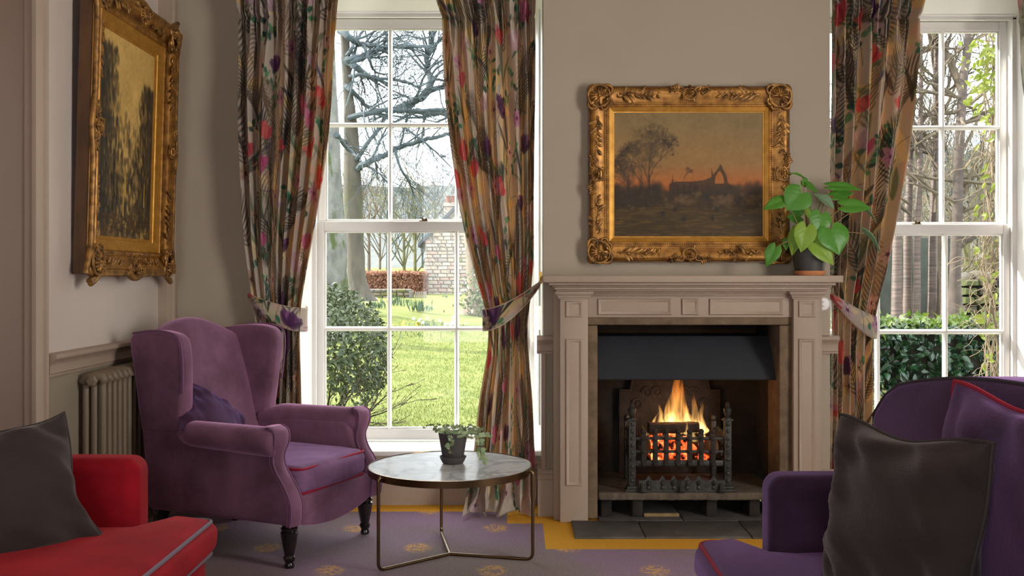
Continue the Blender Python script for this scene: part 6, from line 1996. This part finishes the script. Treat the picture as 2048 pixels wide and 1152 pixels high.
# ---- grass blades close to the house and flower clumps further off
n = 36000; r7 = np.random.RandomState(6)
yy = 8.6 + 13*r7.rand(n)**1.7; xx = np.where(r7.rand(n) < .62, (r7.uniform(640, 985, n)-VPX)/FPX*yy, r7.uniform(-6.5, 2.5, n))
gp = np.stack([xx, yy, [zg(a, b)-.005 for a, b in zip(xx, yy)]], 1)
leaf_mass('grass_blades', gp, r7.normal(0, .35, (n, 3))+np.array([0, 0, 1]), r7.normal(0, 1, (n, 3))+np.array([0, -.6, 0]), r7.uniform(.022, .045, n), .16, leaf_mat('grass_blade', (118, 146, 48), (186, 198, 92), .3, .6))
tag(bpy.data.objects['grass_blades'], 'short bright green lawn grass outside the tall window', 'grass')
def clump(px, py, D, w, h, flower, label):
    c = W(px, py, D); c.z = zg(c.x, D)
    t = thing('daffodil_clump', label, 'flowers', tuple(c), group='daffodil clumps on the lawn')
    rn = np.random.RandomState(int(px)); n = 26
    P = np.stack([c.x+rn.normal(0, w*.35, n), c.y+rn.normal(0, w*.35, n), np.full(n, c.z-.01)], 1)
    leaf_mass('leaves', P, rn.normal(0, .25, (n, 3))+np.array([0, 0, 1]), rn.normal(0, 1, (n, 3)), rn.uniform(.6, 1.1, n)*h, .12, leaf_mat('daffodil_leaf', (96, 128, 96), (130, 156, 116), .2) if 'daffodil_leaf' not in MATS else MATS['daffodil_leaf'], t)
    if flower:
        m = 9; P = np.stack([c.x+rn.normal(0, w*.35, m), c.y-.05+rn.normal(0, w*.2, m), c.z+h*rn.uniform(.75, 1.1, m)], 1)
        leaf_mass('flower_heads', P, rn.normal(0, 1, (m, 3)), rn.normal(0, .4, (m, 3))+np.array([0, -1, .5]), np.full(m, .09), .9, mat('petals_%s' % flower, (240, 238, 225) if flower == 'white' else (236, 206, 70), .6), t)
for a in [(784, 608, 27, .35, .34, None, 'grey green daffodil tuft before the beech hedge'), (742, 617, 25, .3, .2, 'white', 'clump of white flowers on the lawn left of the glazing bar'),
          (757, 616, 24.5, .25, .22, None, 'small daffodil tuft beside the white flowers'), (826, 612, 27, .7, .24, None, 'wide daffodil patch in the middle of the lawn'),
          (836, 620, 24, .3, .32, None, 'tall daffodil tuft in front of the wide patch'), (853, 618, 25, .3, .18, None, 'low daffodil tuft before the cottage wall'),
          (860, 647, 20.5, .6, .16, 'white', 'sparse white flowers near the cottage side of the lawn'), (812, 600, 30, .35, .16, None, 'distant daffodil tuft by the stone wall'),
          (905, 648, 20, .4, .18, 'white', 'white flower clump next to the curtain edge'), (795, 664, 19, 1.0, .16, 'yellow', 'low yellow flowered plants edging the lawn beside the bush'), (850, 668, 18.6, .7, .12, None, 'low leafy plants edging the lawn beyond the bush')]: clump(*a)

# ---- stone cottage
DC = 36.0
ck = DC/FPX
def CX(px): return (px-VPX)*ck
def CZ(py): return EYE-(py-VPY)*ck
cot = thing('stone_cottage', 'pale sandstone cottage gable with chimney beyond the lawn', 'building', (CX(940), DC+1, CZ(606)))
M_MORT = mat('pale_mortar', (214, 198, 182), .95, var=(6, .8, 1.1))
M_STN = [mat('gable_stone_%s' % nm, c, .95, var=(5, .8, 1.12), bump=(14, .5)) for nm, c in (('buff', (240, 216, 192)), ('pink', (236, 202, 184)), ('grey', (220, 206, 192)), ('cream', (250, 236, 218)))]
gab = [(CX(850), CZ(612)), (CX(850), CZ(480)), (CX(945), CZ(384)), (CX(1045), CZ(480)), (CX(1045), CZ(612))]
mb = MB(); mb.prism(gab, DC+.06, DC+6, 'y'); mb.build('gable_wall', M_MORT, cot, smooth=0)
mb = MB()
e = .25
for s, xo in ((-1, CX(850)-e), (1, CX(1045)+e)):
    ap = CX(945)
    mb.prism([(xo, CZ(480)-e*1.05), (ap, CZ(384)+.02), (ap, CZ(384)+.16), (xo-.02*s*0, CZ(480)-e*1.05+.14)], DC-.1, DC+6.2, 'y')
mb.build('slate_roof', mat('roof_slate', (110, 116, 124), .7, var=(8, .8, 1.15)), cot, smooth=0)
mb = MB(); mb.box(CX(887), CX(911), DC+.3, DC+.9, CZ(470), CZ(412)); mb.box(CX(885), CX(913), DC+.25, DC+.95, CZ(412), CZ(408)); mb.box(CX(887), CX(911), DC+.3, DC+.9, CZ(408), CZ(404))
ch = mb.build('chimney_stack', M_STN[0], cot, bevel=.02)
for px in (894, 904):
    mb = MB(); mb.lathe([(.10,0),(.08,.1),(.085,.24),(.095,.26),(.0,.26)], (CX(px), DC+.6, CZ(404)), 10); mb.build('chimney_pot', mat('clay_pot', (176, 112, 84), .9), ch)
def stone_mesh(name, material, seed):
    rn = random.Random(seed); mb = MB()
    v = [(sx*(.5-rn.uniform(0,.04)), sy*.5*(1-.0), sz*(.5-rn.uniform(0,.06))) for sy in (-1, 1) for sz in (-1, 1) for sx in (-1, 1)]
    f = [(sx*(.40-rn.uniform(0,.05)), -.75, sz*(.36-rn.uniform(0,.05))) for sz in (-1, 1) for sx in (-1, 1)]
    mb.add(v+f, [(0,1,9,8), (1,3,11,9), (3,2,10,11), (2,0,8,10), (8,9,11,10), (1,5,7,3), (3,7,6,2), (0,2,6,4), (0,4,5,1)])
    me = mb.mesh(name); me.materials.append(material); return me
ST = [stone_mesh('stone_%d' % i, M_STN[i % 4], i) for i in range(8)]
rn = random.Random(13)
def in_gable(x, z):
    lo, hi = CX(850), CX(1045); ap = CX(945)
    lim = CZ(480)+(CZ(384)-CZ(480))*((x-lo)/(ap-lo) if x < ap else (hi-x)/(hi-ap))
    return lo <= x <= hi and z < lim-.03
z = CZ(608); row = 0; far = MB()
while z < CZ(400):
    hgt = rn.uniform(.115, .155); x = CX(850)+(0 if row % 2 else .0)
    first = True
    while x < CX(985):
        ln = rn.uniform(.18, .36) if not first else (.46 if row % 2 else .28)
        if in_gable(x+.03, z+hgt) and in_gable(x+ln-.03, z+hgt):
            linked('stone', rn.choice(ST), Matrix.Translation((x+ln/2, DC+.045+rn.uniform(-.012,.012), z+hgt/2)) @ Matrix.Diagonal((ln-.012, .07, hgt-.010, 1)), cot)
        x += ln; first = False
    while x < CX(1045)-.2:
        ln = rn.uniform(.22, .46)
        if in_gable(x+.03, z+hgt) and in_gable(x+ln-.03, z+hgt): far.box(x+.012, x+ln-.012, DC-.005, DC+.08, z+.01, z+hgt-.01)
        x += ln
    z += hgt; row += 1
o = far.build('stonework', M_STN[0], cot, smooth=0); o['kind'] = 'stuff'

# ---- beech hedge, low wall, gate
DH = 35.0; hk = DH/FPX
hx0, hx1 = (690-VPX)*hk, (852-VPX)*hk
hz0, hz1 = EYE-(606-VPY)*hk, EYE-(546-VPY)*hk
hed = thing('beech_hedge', 'clipped russet beech hedge behind the low stone wall', 'hedge', ((hx0+hx1)/2, DH, hz0))
mb = MB(); mb.box(hx0, hx1, DH+.1, DH+.9, hz0, hz1-.06); mb.build('branchwork', mat('hedge_twigs', (120, 78, 60), 1, var=(8, .6, 1.2)), hed, smooth=0)
n = 7000; r8 = np.random.RandomState(3)
P = np.stack([r8.uniform(hx0, hx1, n), DH+.08+np.abs(r8.normal(0, .05, n)), r8.uniform(hz0+.1, hz1, n)], 1)
tp_ = r8.rand(n) < .25; P[tp_, 2] = hz1-.03+r8.normal(0, .03, tp_.sum()); P[tp_, 1] = DH+r8.uniform(.1, .9, tp_.sum())
leaf_mass('leaves', P, r8.normal(0, 1, (n, 3)), r8.normal(0, .6, (n, 3))+np.array([-.3, -1, .5]), r8.uniform(.07, .13, n), .65, leaf_mat('beech_leaf', (186, 114, 82), (232, 176, 138), .25, .6), hed)
DW = 33.0; wk = DW/FPX
lw = thing('low_stone_wall', 'low mossy rubble stone wall below the beech hedge', 'wall', ((770-VPX)*wk, DW, EYE-(600-VPY)*wk))
wz0, wz1 = EYE-(606-VPY)*wk, EYE-(577-VPY)*wk
mb = MB(); mb.box((690-VPX)*wk, (820-VPX)*wk, DW+.08, DW+.4, wz0, wz1-.02); mb.build('core', M_MORT, lw, smooth=0)
MW = [stone_mesh('rubble_%d' % i, mat('rubble_%s' % nm, c, .95, var=(6, .7, 1.15), bump=(14, .6)), 20+i) for i, (nm, c) in enumerate((('grey', (150, 142, 128)), ('moss', (140, 140, 74)), ('buff', (176, 160, 134))))]
z = wz0
while z < wz1-.03:
    hgt = rn.uniform(.09, .14); x = (735-VPX)*wk
    while x < (818-VPX)*wk:
        ln = rn.uniform(.14, .30)
        linked('stone', rn.choice(MW), Matrix.Translation((x+ln/2, DW+.06+rn.uniform(-.02,.02), z+hgt/2)) @ Matrix.Diagonal((ln-.02, .10, hgt-.012, 1)), lw); x += ln
    z += hgt
gt = thing('garden_gate', 'small weathered wooden gate with stone post beside the cottage', 'gate', ((838-VPX)*wk, DW, EYE-(601-VPY)*wk))
mb = MB(); mb.box((818-VPX)*wk, (827-VPX)*wk, DW-.05, DW+.15, wz0, EYE-(582-VPY)*wk); mb.build('gate_post', MW[0].materials[0], gt, bevel=.02)
for k in range(6):
    px = 829.5+k*4
    mb = MB(); mb.box((px-VPX)*wk, (px+3.2-VPX)*wk, DW, DW+.03, wz0+.06, EYE-(583-VPY)*wk); mb.build('slat', mat('weathered_wood', (186, 172, 154), .9, var=(6, .8, 1.1)), gt, smooth=0)
for py in (587, 598):
    mb = MB(); mb.box((828-VPX)*wk, (853-VPX)*wk, DW+.03, DW+.06, EYE-(py+1.5-VPY)*wk, EYE-(py-VPY)*wk); mb.build('rail', MATS['weathered_wood'], gt, smooth=0)

# ---- distant wooded hillside
def hill_mesh(y0, y1, x0, x1, f, nx=60, ny=14, seed=1):
    rn = np.random.RandomState(seed); mb = MB()
    G = []
    for i in range(nx+1):
        x = x0+(x1-x0)*i/nx
        G.append([(x, y0+(y1-y0)*j/ny, f(x, j/ny)+rn.uniform(-1, 1)*.8*(j/ny)) for j in range(ny+1)])
    mb.grid(G); return mb
M_HILL = mat('wooded_hillside', (104, 112, 112), 1.0, var=(.12, .82, 1.12), bump=(1.5, .8), col2=(128, 130, 122), second=(.35, .55, (88, 96, 98), .12))
mb = hill_mesh(75, 230, -110, 150, lambda x, t: -1 + 24*t**1.25*(1+.16*math.sin(x*.045+1.0)) + 2.0*math.sin(x*.11)*t)
S(mb.build('hills', M_HILL, smooth=180))

# ---- bare trees and thicket beyond the lawn
def thicket_tree(px, D, h, seed, material, label, name='bare_tree', lean=0.0, depth=5, kids=(2, 3), r=.09, base_y=None):
    x = (px-VPX)/FPX*D; z0 = zg(x, min(D, 60)) if D < 60 else 1.2
    t = thing(name, label, 'tree', (x, D, z0), group='bare trees beyond the lawn')
    rn = random.Random(seed); mb = MB()
    top = Vector((x+lean, D, z0+h*.35))
    mb.tube([(x, D, z0-.1), (x+lean*.4, D, z0+h*.18), tuple(top)], [r*1.3, r, r*.8], 7)
    for k in range(9):
        a = 2*PI*k/4.5+rn.uniform(-.4,.4)
        twigs(mb, Vector((x, D, z0)).lerp(top, rn.uniform(.12, 1)), (math.cos(a)*.75, math.sin(a)*.75, 1.0), h*.22, r*.55, depth-1, rn, .6, kids, .02, 4, .006*D/40)
    mb.build('branches', material, t, recalc=False)
    return t
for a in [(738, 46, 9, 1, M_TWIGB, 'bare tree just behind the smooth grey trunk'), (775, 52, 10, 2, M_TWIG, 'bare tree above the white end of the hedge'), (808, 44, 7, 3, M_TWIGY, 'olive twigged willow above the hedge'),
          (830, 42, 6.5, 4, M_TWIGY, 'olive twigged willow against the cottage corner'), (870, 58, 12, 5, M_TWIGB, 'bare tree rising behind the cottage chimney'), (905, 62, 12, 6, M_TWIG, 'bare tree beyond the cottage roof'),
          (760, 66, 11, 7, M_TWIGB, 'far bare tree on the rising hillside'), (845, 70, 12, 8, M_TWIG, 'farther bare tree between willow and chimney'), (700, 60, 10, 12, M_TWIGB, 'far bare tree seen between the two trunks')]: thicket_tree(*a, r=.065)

# ================================================================== second window: hedge, stems, vine
HX0_, HX1_, HYN = 2.05, 4.35, 7.45
hed2 = thing('laurel_hedge', 'dark glossy leafed hedge right outside the second window', 'hedge', (3.2, 7.8, zg(3.2, 7.8)))
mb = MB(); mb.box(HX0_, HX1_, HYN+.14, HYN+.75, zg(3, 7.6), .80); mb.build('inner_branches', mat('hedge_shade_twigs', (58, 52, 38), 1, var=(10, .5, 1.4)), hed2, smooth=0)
r9 = np.random.RandomState(8); n = 4200
P = np.stack([r9.uniform(HX0_, HX1_, n), HYN+.10+r9.normal(0, .05, n), r9.uniform(-.1, .88, n)], 1)
tp_ = r9.rand(n) < .28; k = tp_.sum(); P[tp_, 2] = .86+r9.normal(0, .035, k); P[tp_, 1] = HYN+r9.uniform(0, .75, k)
nr = r9.normal(0, .45, (n, 3))+np.array([0, -1, .55]); nr[tp_] += np.array([0, .2, .9])
di = r9.normal(0, .7, (n, 3))+np.array([0, -.2, -.45]); di[tp_] += np.array([0, 0, .9])
sel = (P[:, 0] > 2.6) & (P[:, 0] < 3.75) & (P[:, 2] > .35)
lf = leaf_mat('laurel_leaf', (30, 66, 42), (58, 104, 56), .15, .18); lf2 = leaf_mat('laurel_new_leaf', (96, 136, 44), (150, 172, 62), .4, .25)
lower = sel & ~tp_
idx = np.where(lower)[0][:200]; rest = np.setdiff1d(np.where(~tp_)[0], idx)
sz = r9.uniform(.055, .085, n)
leafy(hed2, P[idx], di[idx], nr[idx], sz[idx], .62, lf, 'laurel', 200)
leaf_mass('foliage', P[rest], di[rest], nr[rest], sz[rest], .62, lf, hed2)
idx = np.where(sel & tp_)[0][:100]; rest = np.setdiff1d(np.where(tp_)[0], idx)
leafy(hed2, P[idx], di[idx], nr[idx], sz[idx]*.95, .6, lf2, 'laurelnew', 100)
leaf_mass('new_foliage', P[rest], di[rest], nr[rest], sz[rest]*.95, .6, lf2, hed2)
# small pale shrub at the foot of the hedge
lp = thing('low_shrub', 'low pale leaved shrub against the second window sill', 'shrub', (3.2, 6.9, zg(3.2, 6.9)))
n = 900; P = np.stack([r9.uniform(2.3, 3.8, n), 6.9+r9.normal(0, .10, n), .38+r9.normal(0, .06, n)-.05*r9.rand(n)], 1)
leaf_mass('foliage', P, r9.normal(0, .5, (n, 3))+np.array([0, 0, 1]), r9.normal(0, .6, (n, 3))+np.array([0, -1, .3]), r9.uniform(.03, .055, n), .35, leaf_mat('pale_shrub_leaf', (150, 152, 88), (200, 196, 130), .35), lp)
mb = MB(); rn = random.Random(4)
for k in range(40): twigs(mb, (2.3+1.5*k/39, 6.92, zg(3, 6.9)), (rn.uniform(-.3,.3), rn.uniform(-.2,.2), 1), .34, .006, 1, rn, .4, (2,), 0, 4, .003)
mb.build('stems', M_TWIGB, lp, recalc=False)

DT = 10.6
for i, (px, w_, top, lab) in enumerate([(1794, 20, 1790, 'first slender banded trunk from the tied curtain'), (1815, 17, 1822, 'second slender banded trunk from the tied curtain'), (1834, 14, 1842, 'third and thinnest banded trunk behind the hedge'), (1865, 17, 1872, 'fourth slender banded trunk nearest the glazing bar'), (1887, 13, 1880, 'leaning banded trunk half hidden by the glazing bar')]):
    c = W(px, 640, DT); t = thing('slender_tree', lab, 'tree', (c.x, DT, zg(c.x, DT)), group='slender trunks behind the hedge')
    mb = MB(); trunk(mb, dense([(700, px-w_*.68, px+w_*.62), (640, px-w_*.60, px+w_*.55), (560, px-w_*.5, px+w_*.5), (470, px-w_*.5+1, px+w_*.5), (380, (px+top)/2-w_*.4, (px+top)/2+w_*.4), (200, top-w_*.3, top+w_*.3), (20, top-w_*.2, top+w_*.2)], 3), DT+.12*(i % 2), 12, i)
    mb.build('trunk', M_CHERRY, t, smooth=60)
    mb = MB(); rn = random.Random(40+i)
    for k in range(7):
        p = W(px+(top-px)*.6+rn.uniform(-2, 2), rn.uniform(60, 430), DT)
        twigs(mb, p, (rn.uniform(-1,1), rn.uniform(-.5,.5), rn.uniform(.1, 1)), .5, .018, 3, rn, .6, (2, 3), 0, 4, .004)
    mb.build('branches', M_TWIGB, t, recalc=False)
fk = thing('forked_tree', 'darker forked tree beside the mossy garden wall', 'tree', tuple(W(1911, 640, 10.2)))
mb = MB(); trunk(mb, dense([(700, 1890, 1930), (640, 1894, 1926), (560, 1899, 1921), (500, 1901, 1923), (470, 1902, 1926), (420, 1905, 1925), (300, 1908, 1928), (180, 1918, 1934), (60, 1930, 1944), (-60, 1938, 1950)], 3), 10.2, 14, 77)
mb.tube([tuple(W(1912, 492, 10.2)), tuple(W(1930, 478, 10.2)), tuple(W(1952, 466, 10.15)), tuple(W(1985, 430, 10.1)), tuple(W(2030, 380, 10.0))], [.062, .055, .05, .042, .03], 9)
mb.build('trunk', mat('dark_forked_bark', (112, 96, 86), .9, var=(9, .6, 1.2), bump=(20, .7)), fk, smooth=60)
mb = MB(); rn = random.Random(61)
for k in range(18):
    p = W(rn.uniform(1905, 1940), rn.uniform(20, 430), 10.2); twigs(mb, p, (rn.uniform(-1,1), rn.uniform(-.5,.5), rn.uniform(-.1, .9)), .6, .02, 3, rn, .6, (2, 3), 0, 4, .004)
limb(mb, [(1876, 700), (1874, 420), (1876, 260), (1870, 120), (1850, 20)], 10.9, .05, .03, rn, 14, .6, 3)
limb(mb, [(1870, 330), (1830, 250), (1800, 200), (1740, 180)], 11.2, .03, .012, rn, 10, .6, 3)
limb(mb, [(1925, 190), (1895, 110), (1860, 60), (1800, 20)], 10.6, .045, .02, rn, 12, .6, 3)
limb(mb, [(1790, 420), (1840, 360), (1880, 250), (1930, 120)], 11.6, .03, .015, rn, 14, .6, 3)
mb.build('branches', M_TWIGB, fk, recalc=False)
# mossy walls behind the stems
gw = thing('garden_wall', 'dark mossy rendered garden wall behind the slender trunks', 'wall', tuple(W(1830, 640, 13.2)))
c0, c1 = W(1690, 700, 13.2), W(1915, 474, 13.2)
mb = MB(); mb.box(c0.x-3, c1.x, 13.2, 13.5, c0.z-.6, c1.z); mb.build('render_face', mat('mossy_render', (88, 92, 80), .95, var=(2.2, .6, 1.2), bump=(12, .5), second=(3, .55, (124, 116, 100), .1)), gw, bevel=.03)
dw = thing('dry_stone_wall', 'rough dry stone wall with rounded coping next to the forked tree', 'wall', tuple(W(1960, 640, 12)))
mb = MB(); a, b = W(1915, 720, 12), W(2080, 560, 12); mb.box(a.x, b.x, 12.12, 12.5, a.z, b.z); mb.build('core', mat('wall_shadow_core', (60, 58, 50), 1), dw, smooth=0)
DSM = [stone_mesh('drystone_%d' % i, mat('drystone_%s' % nm, c, .95, var=(8, .65, 1.2), bump=(16, .7)), 50+i) for i, (nm, c) in enumerate((('grey', (120, 112, 98)), ('moss', (112, 118, 66)), ('brown', (104, 92, 76))))]
for y0_, hh in ((700, 18), (681, 18), (662, 18), (644, 16), (627, 17), (609, 17), (591, 17), (573, 14)):
    px = 1916
    while px < 2075:
        ln = rn.uniform(18, 34); c = W(px+ln/2, y0_-hh/2, 12.05); s_ = 12.05/FPX
        linked('stone', rn.choice(DSM), Matrix.Translation(c+Vector((0, rn.uniform(-.03, .03), 0))) @ Matrix.Diagonal(((ln-2)*s_, .2, (hh-1.5)*s_, 1)), dw); px += ln
for px, w_, hh in ((1930, 22, 22), (1949, 22, 30), (1973, 24, 24), (1998, 24, 26)):
    mb = MB(); c = W(px, 556, 12.1); s_ = 12.1/FPX; mb.ellipsoid(c, w_*.52*s_, .16, hh*.55*s_, 12, 8, Euler((0, .35, 0)).to_matrix()); mb.build('coping_stone', DSM[0].materials[0], dw)
# climbing vine round the far side of the second window
vn = thing('climbing_vine', 'tangled dry climbing vine with yellow green leaves beside the second window', 'vine', (3.2, 6.5, zg(3.2, 6.5)))
mb = MB(); rn = random.Random(14)
for k in range(26):
    x = rn.uniform(1978, 2030); pts = []
    for y in range(900, -40, -60): pts.append(tuple(W(x+rn.uniform(-14, 14)+10*math.sin(y*.01+k), y, 6.5+rn.uniform(-.06,.06))))
    mb.tube(spline(pts, 2), rn.uniform(.003, .007), 5)
for k in range(150):
    y = rn.choice([rn.uniform(250, 780), rn.uniform(480, 700)]); p = W(rn.uniform(1965, 2015), y, 6.5+rn.uniform(-.1,.1)); a = rn.uniform(0, 2*PI); pts = [tuple(p)]
    for q in range(6):
        a += rn.uniform(-.8,.8); p = p+Vector((math.cos(a)*.04-.006, rn.uniform(-.01,.01), math.sin(a)*.04)); pts.append(tuple(p))
    mb.tube(spline(pts, 2), rn.uniform(.0012, .003), 4)
mb.build('stems', mat('dry_vine_stem', (186, 164, 132), .9, var=(20, .7, 1.15)), vn, recalc=False)
pts, di, nr, sz = [], [], [], []
for k in range(230):
    if k < 150: c = W(min(2010, rn.gauss(1975, 22)), rn.gauss(135, 60), 6.45+rn.uniform(-.12,.1))
    else: c = W(rn.uniform(1955, 2010), rn.uniform(200, 760), 6.45+rn.uniform(-.1,.1))
    pts.append(tuple(c)); di.append((rn.uniform(-1,.6), rn.uniform(-.5,.5), rn.uniform(-1,.3))); nr.append((rn.uniform(-.6,.4), -1, rn.uniform(0,.8))); sz.append(rn.uniform(.03,.065))
leafy(vn, pts, di, nr, sz, .55, leaf_mat('vine_leaf', (150, 176, 56), (206, 214, 96), .5, .4), 'vine', 230)
# woodland behind
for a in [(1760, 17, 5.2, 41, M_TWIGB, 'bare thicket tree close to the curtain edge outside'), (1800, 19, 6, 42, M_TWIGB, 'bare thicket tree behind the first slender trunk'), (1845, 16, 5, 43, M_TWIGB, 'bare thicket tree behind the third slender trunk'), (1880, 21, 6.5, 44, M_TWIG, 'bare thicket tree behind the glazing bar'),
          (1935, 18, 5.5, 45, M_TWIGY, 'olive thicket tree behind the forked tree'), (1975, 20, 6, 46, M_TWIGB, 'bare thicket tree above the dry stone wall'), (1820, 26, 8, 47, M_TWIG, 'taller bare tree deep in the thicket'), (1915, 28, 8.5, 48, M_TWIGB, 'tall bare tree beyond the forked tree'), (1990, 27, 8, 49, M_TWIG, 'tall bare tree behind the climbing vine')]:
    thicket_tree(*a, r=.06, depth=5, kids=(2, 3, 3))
n = 5000; P = np.stack([(r9.uniform(1700, 2080, n)-VPX)/FPX*24, 24+r9.normal(0, .8, n), EYE-(r9.uniform(300, 640, n)-VPY)/FPX*24], 1)
P = P[P[:, 2] < 1.25+3.6*(.55+.45*np.sin(P[:, 0]*1.3))]
ug = leaf_mass('undergrowth', P, r9.normal(0, 1, P.shape), r9.normal(0, 1, P.shape), r9.uniform(.08, .2, len(P)), .4, leaf_mat('undergrowth_leaf', (134, 128, 92), (176, 168, 130), .3, .7))
tag(ug, 'pale dry undergrowth in the wood behind the slender trunks', 'undergrowth')
mb = hill_mesh(30, 62, 8, 60, lambda x, t: .6 + 8.5*t**1.2*(1+.2*math.sin(x*.12)), 40, 10, 5)
S(mb.build('hill_slope', mat('leaf_litter_slope', (112, 104, 86), 1.0, var=(.8, .75, 1.15), bump=(3, .8)), smooth=180))
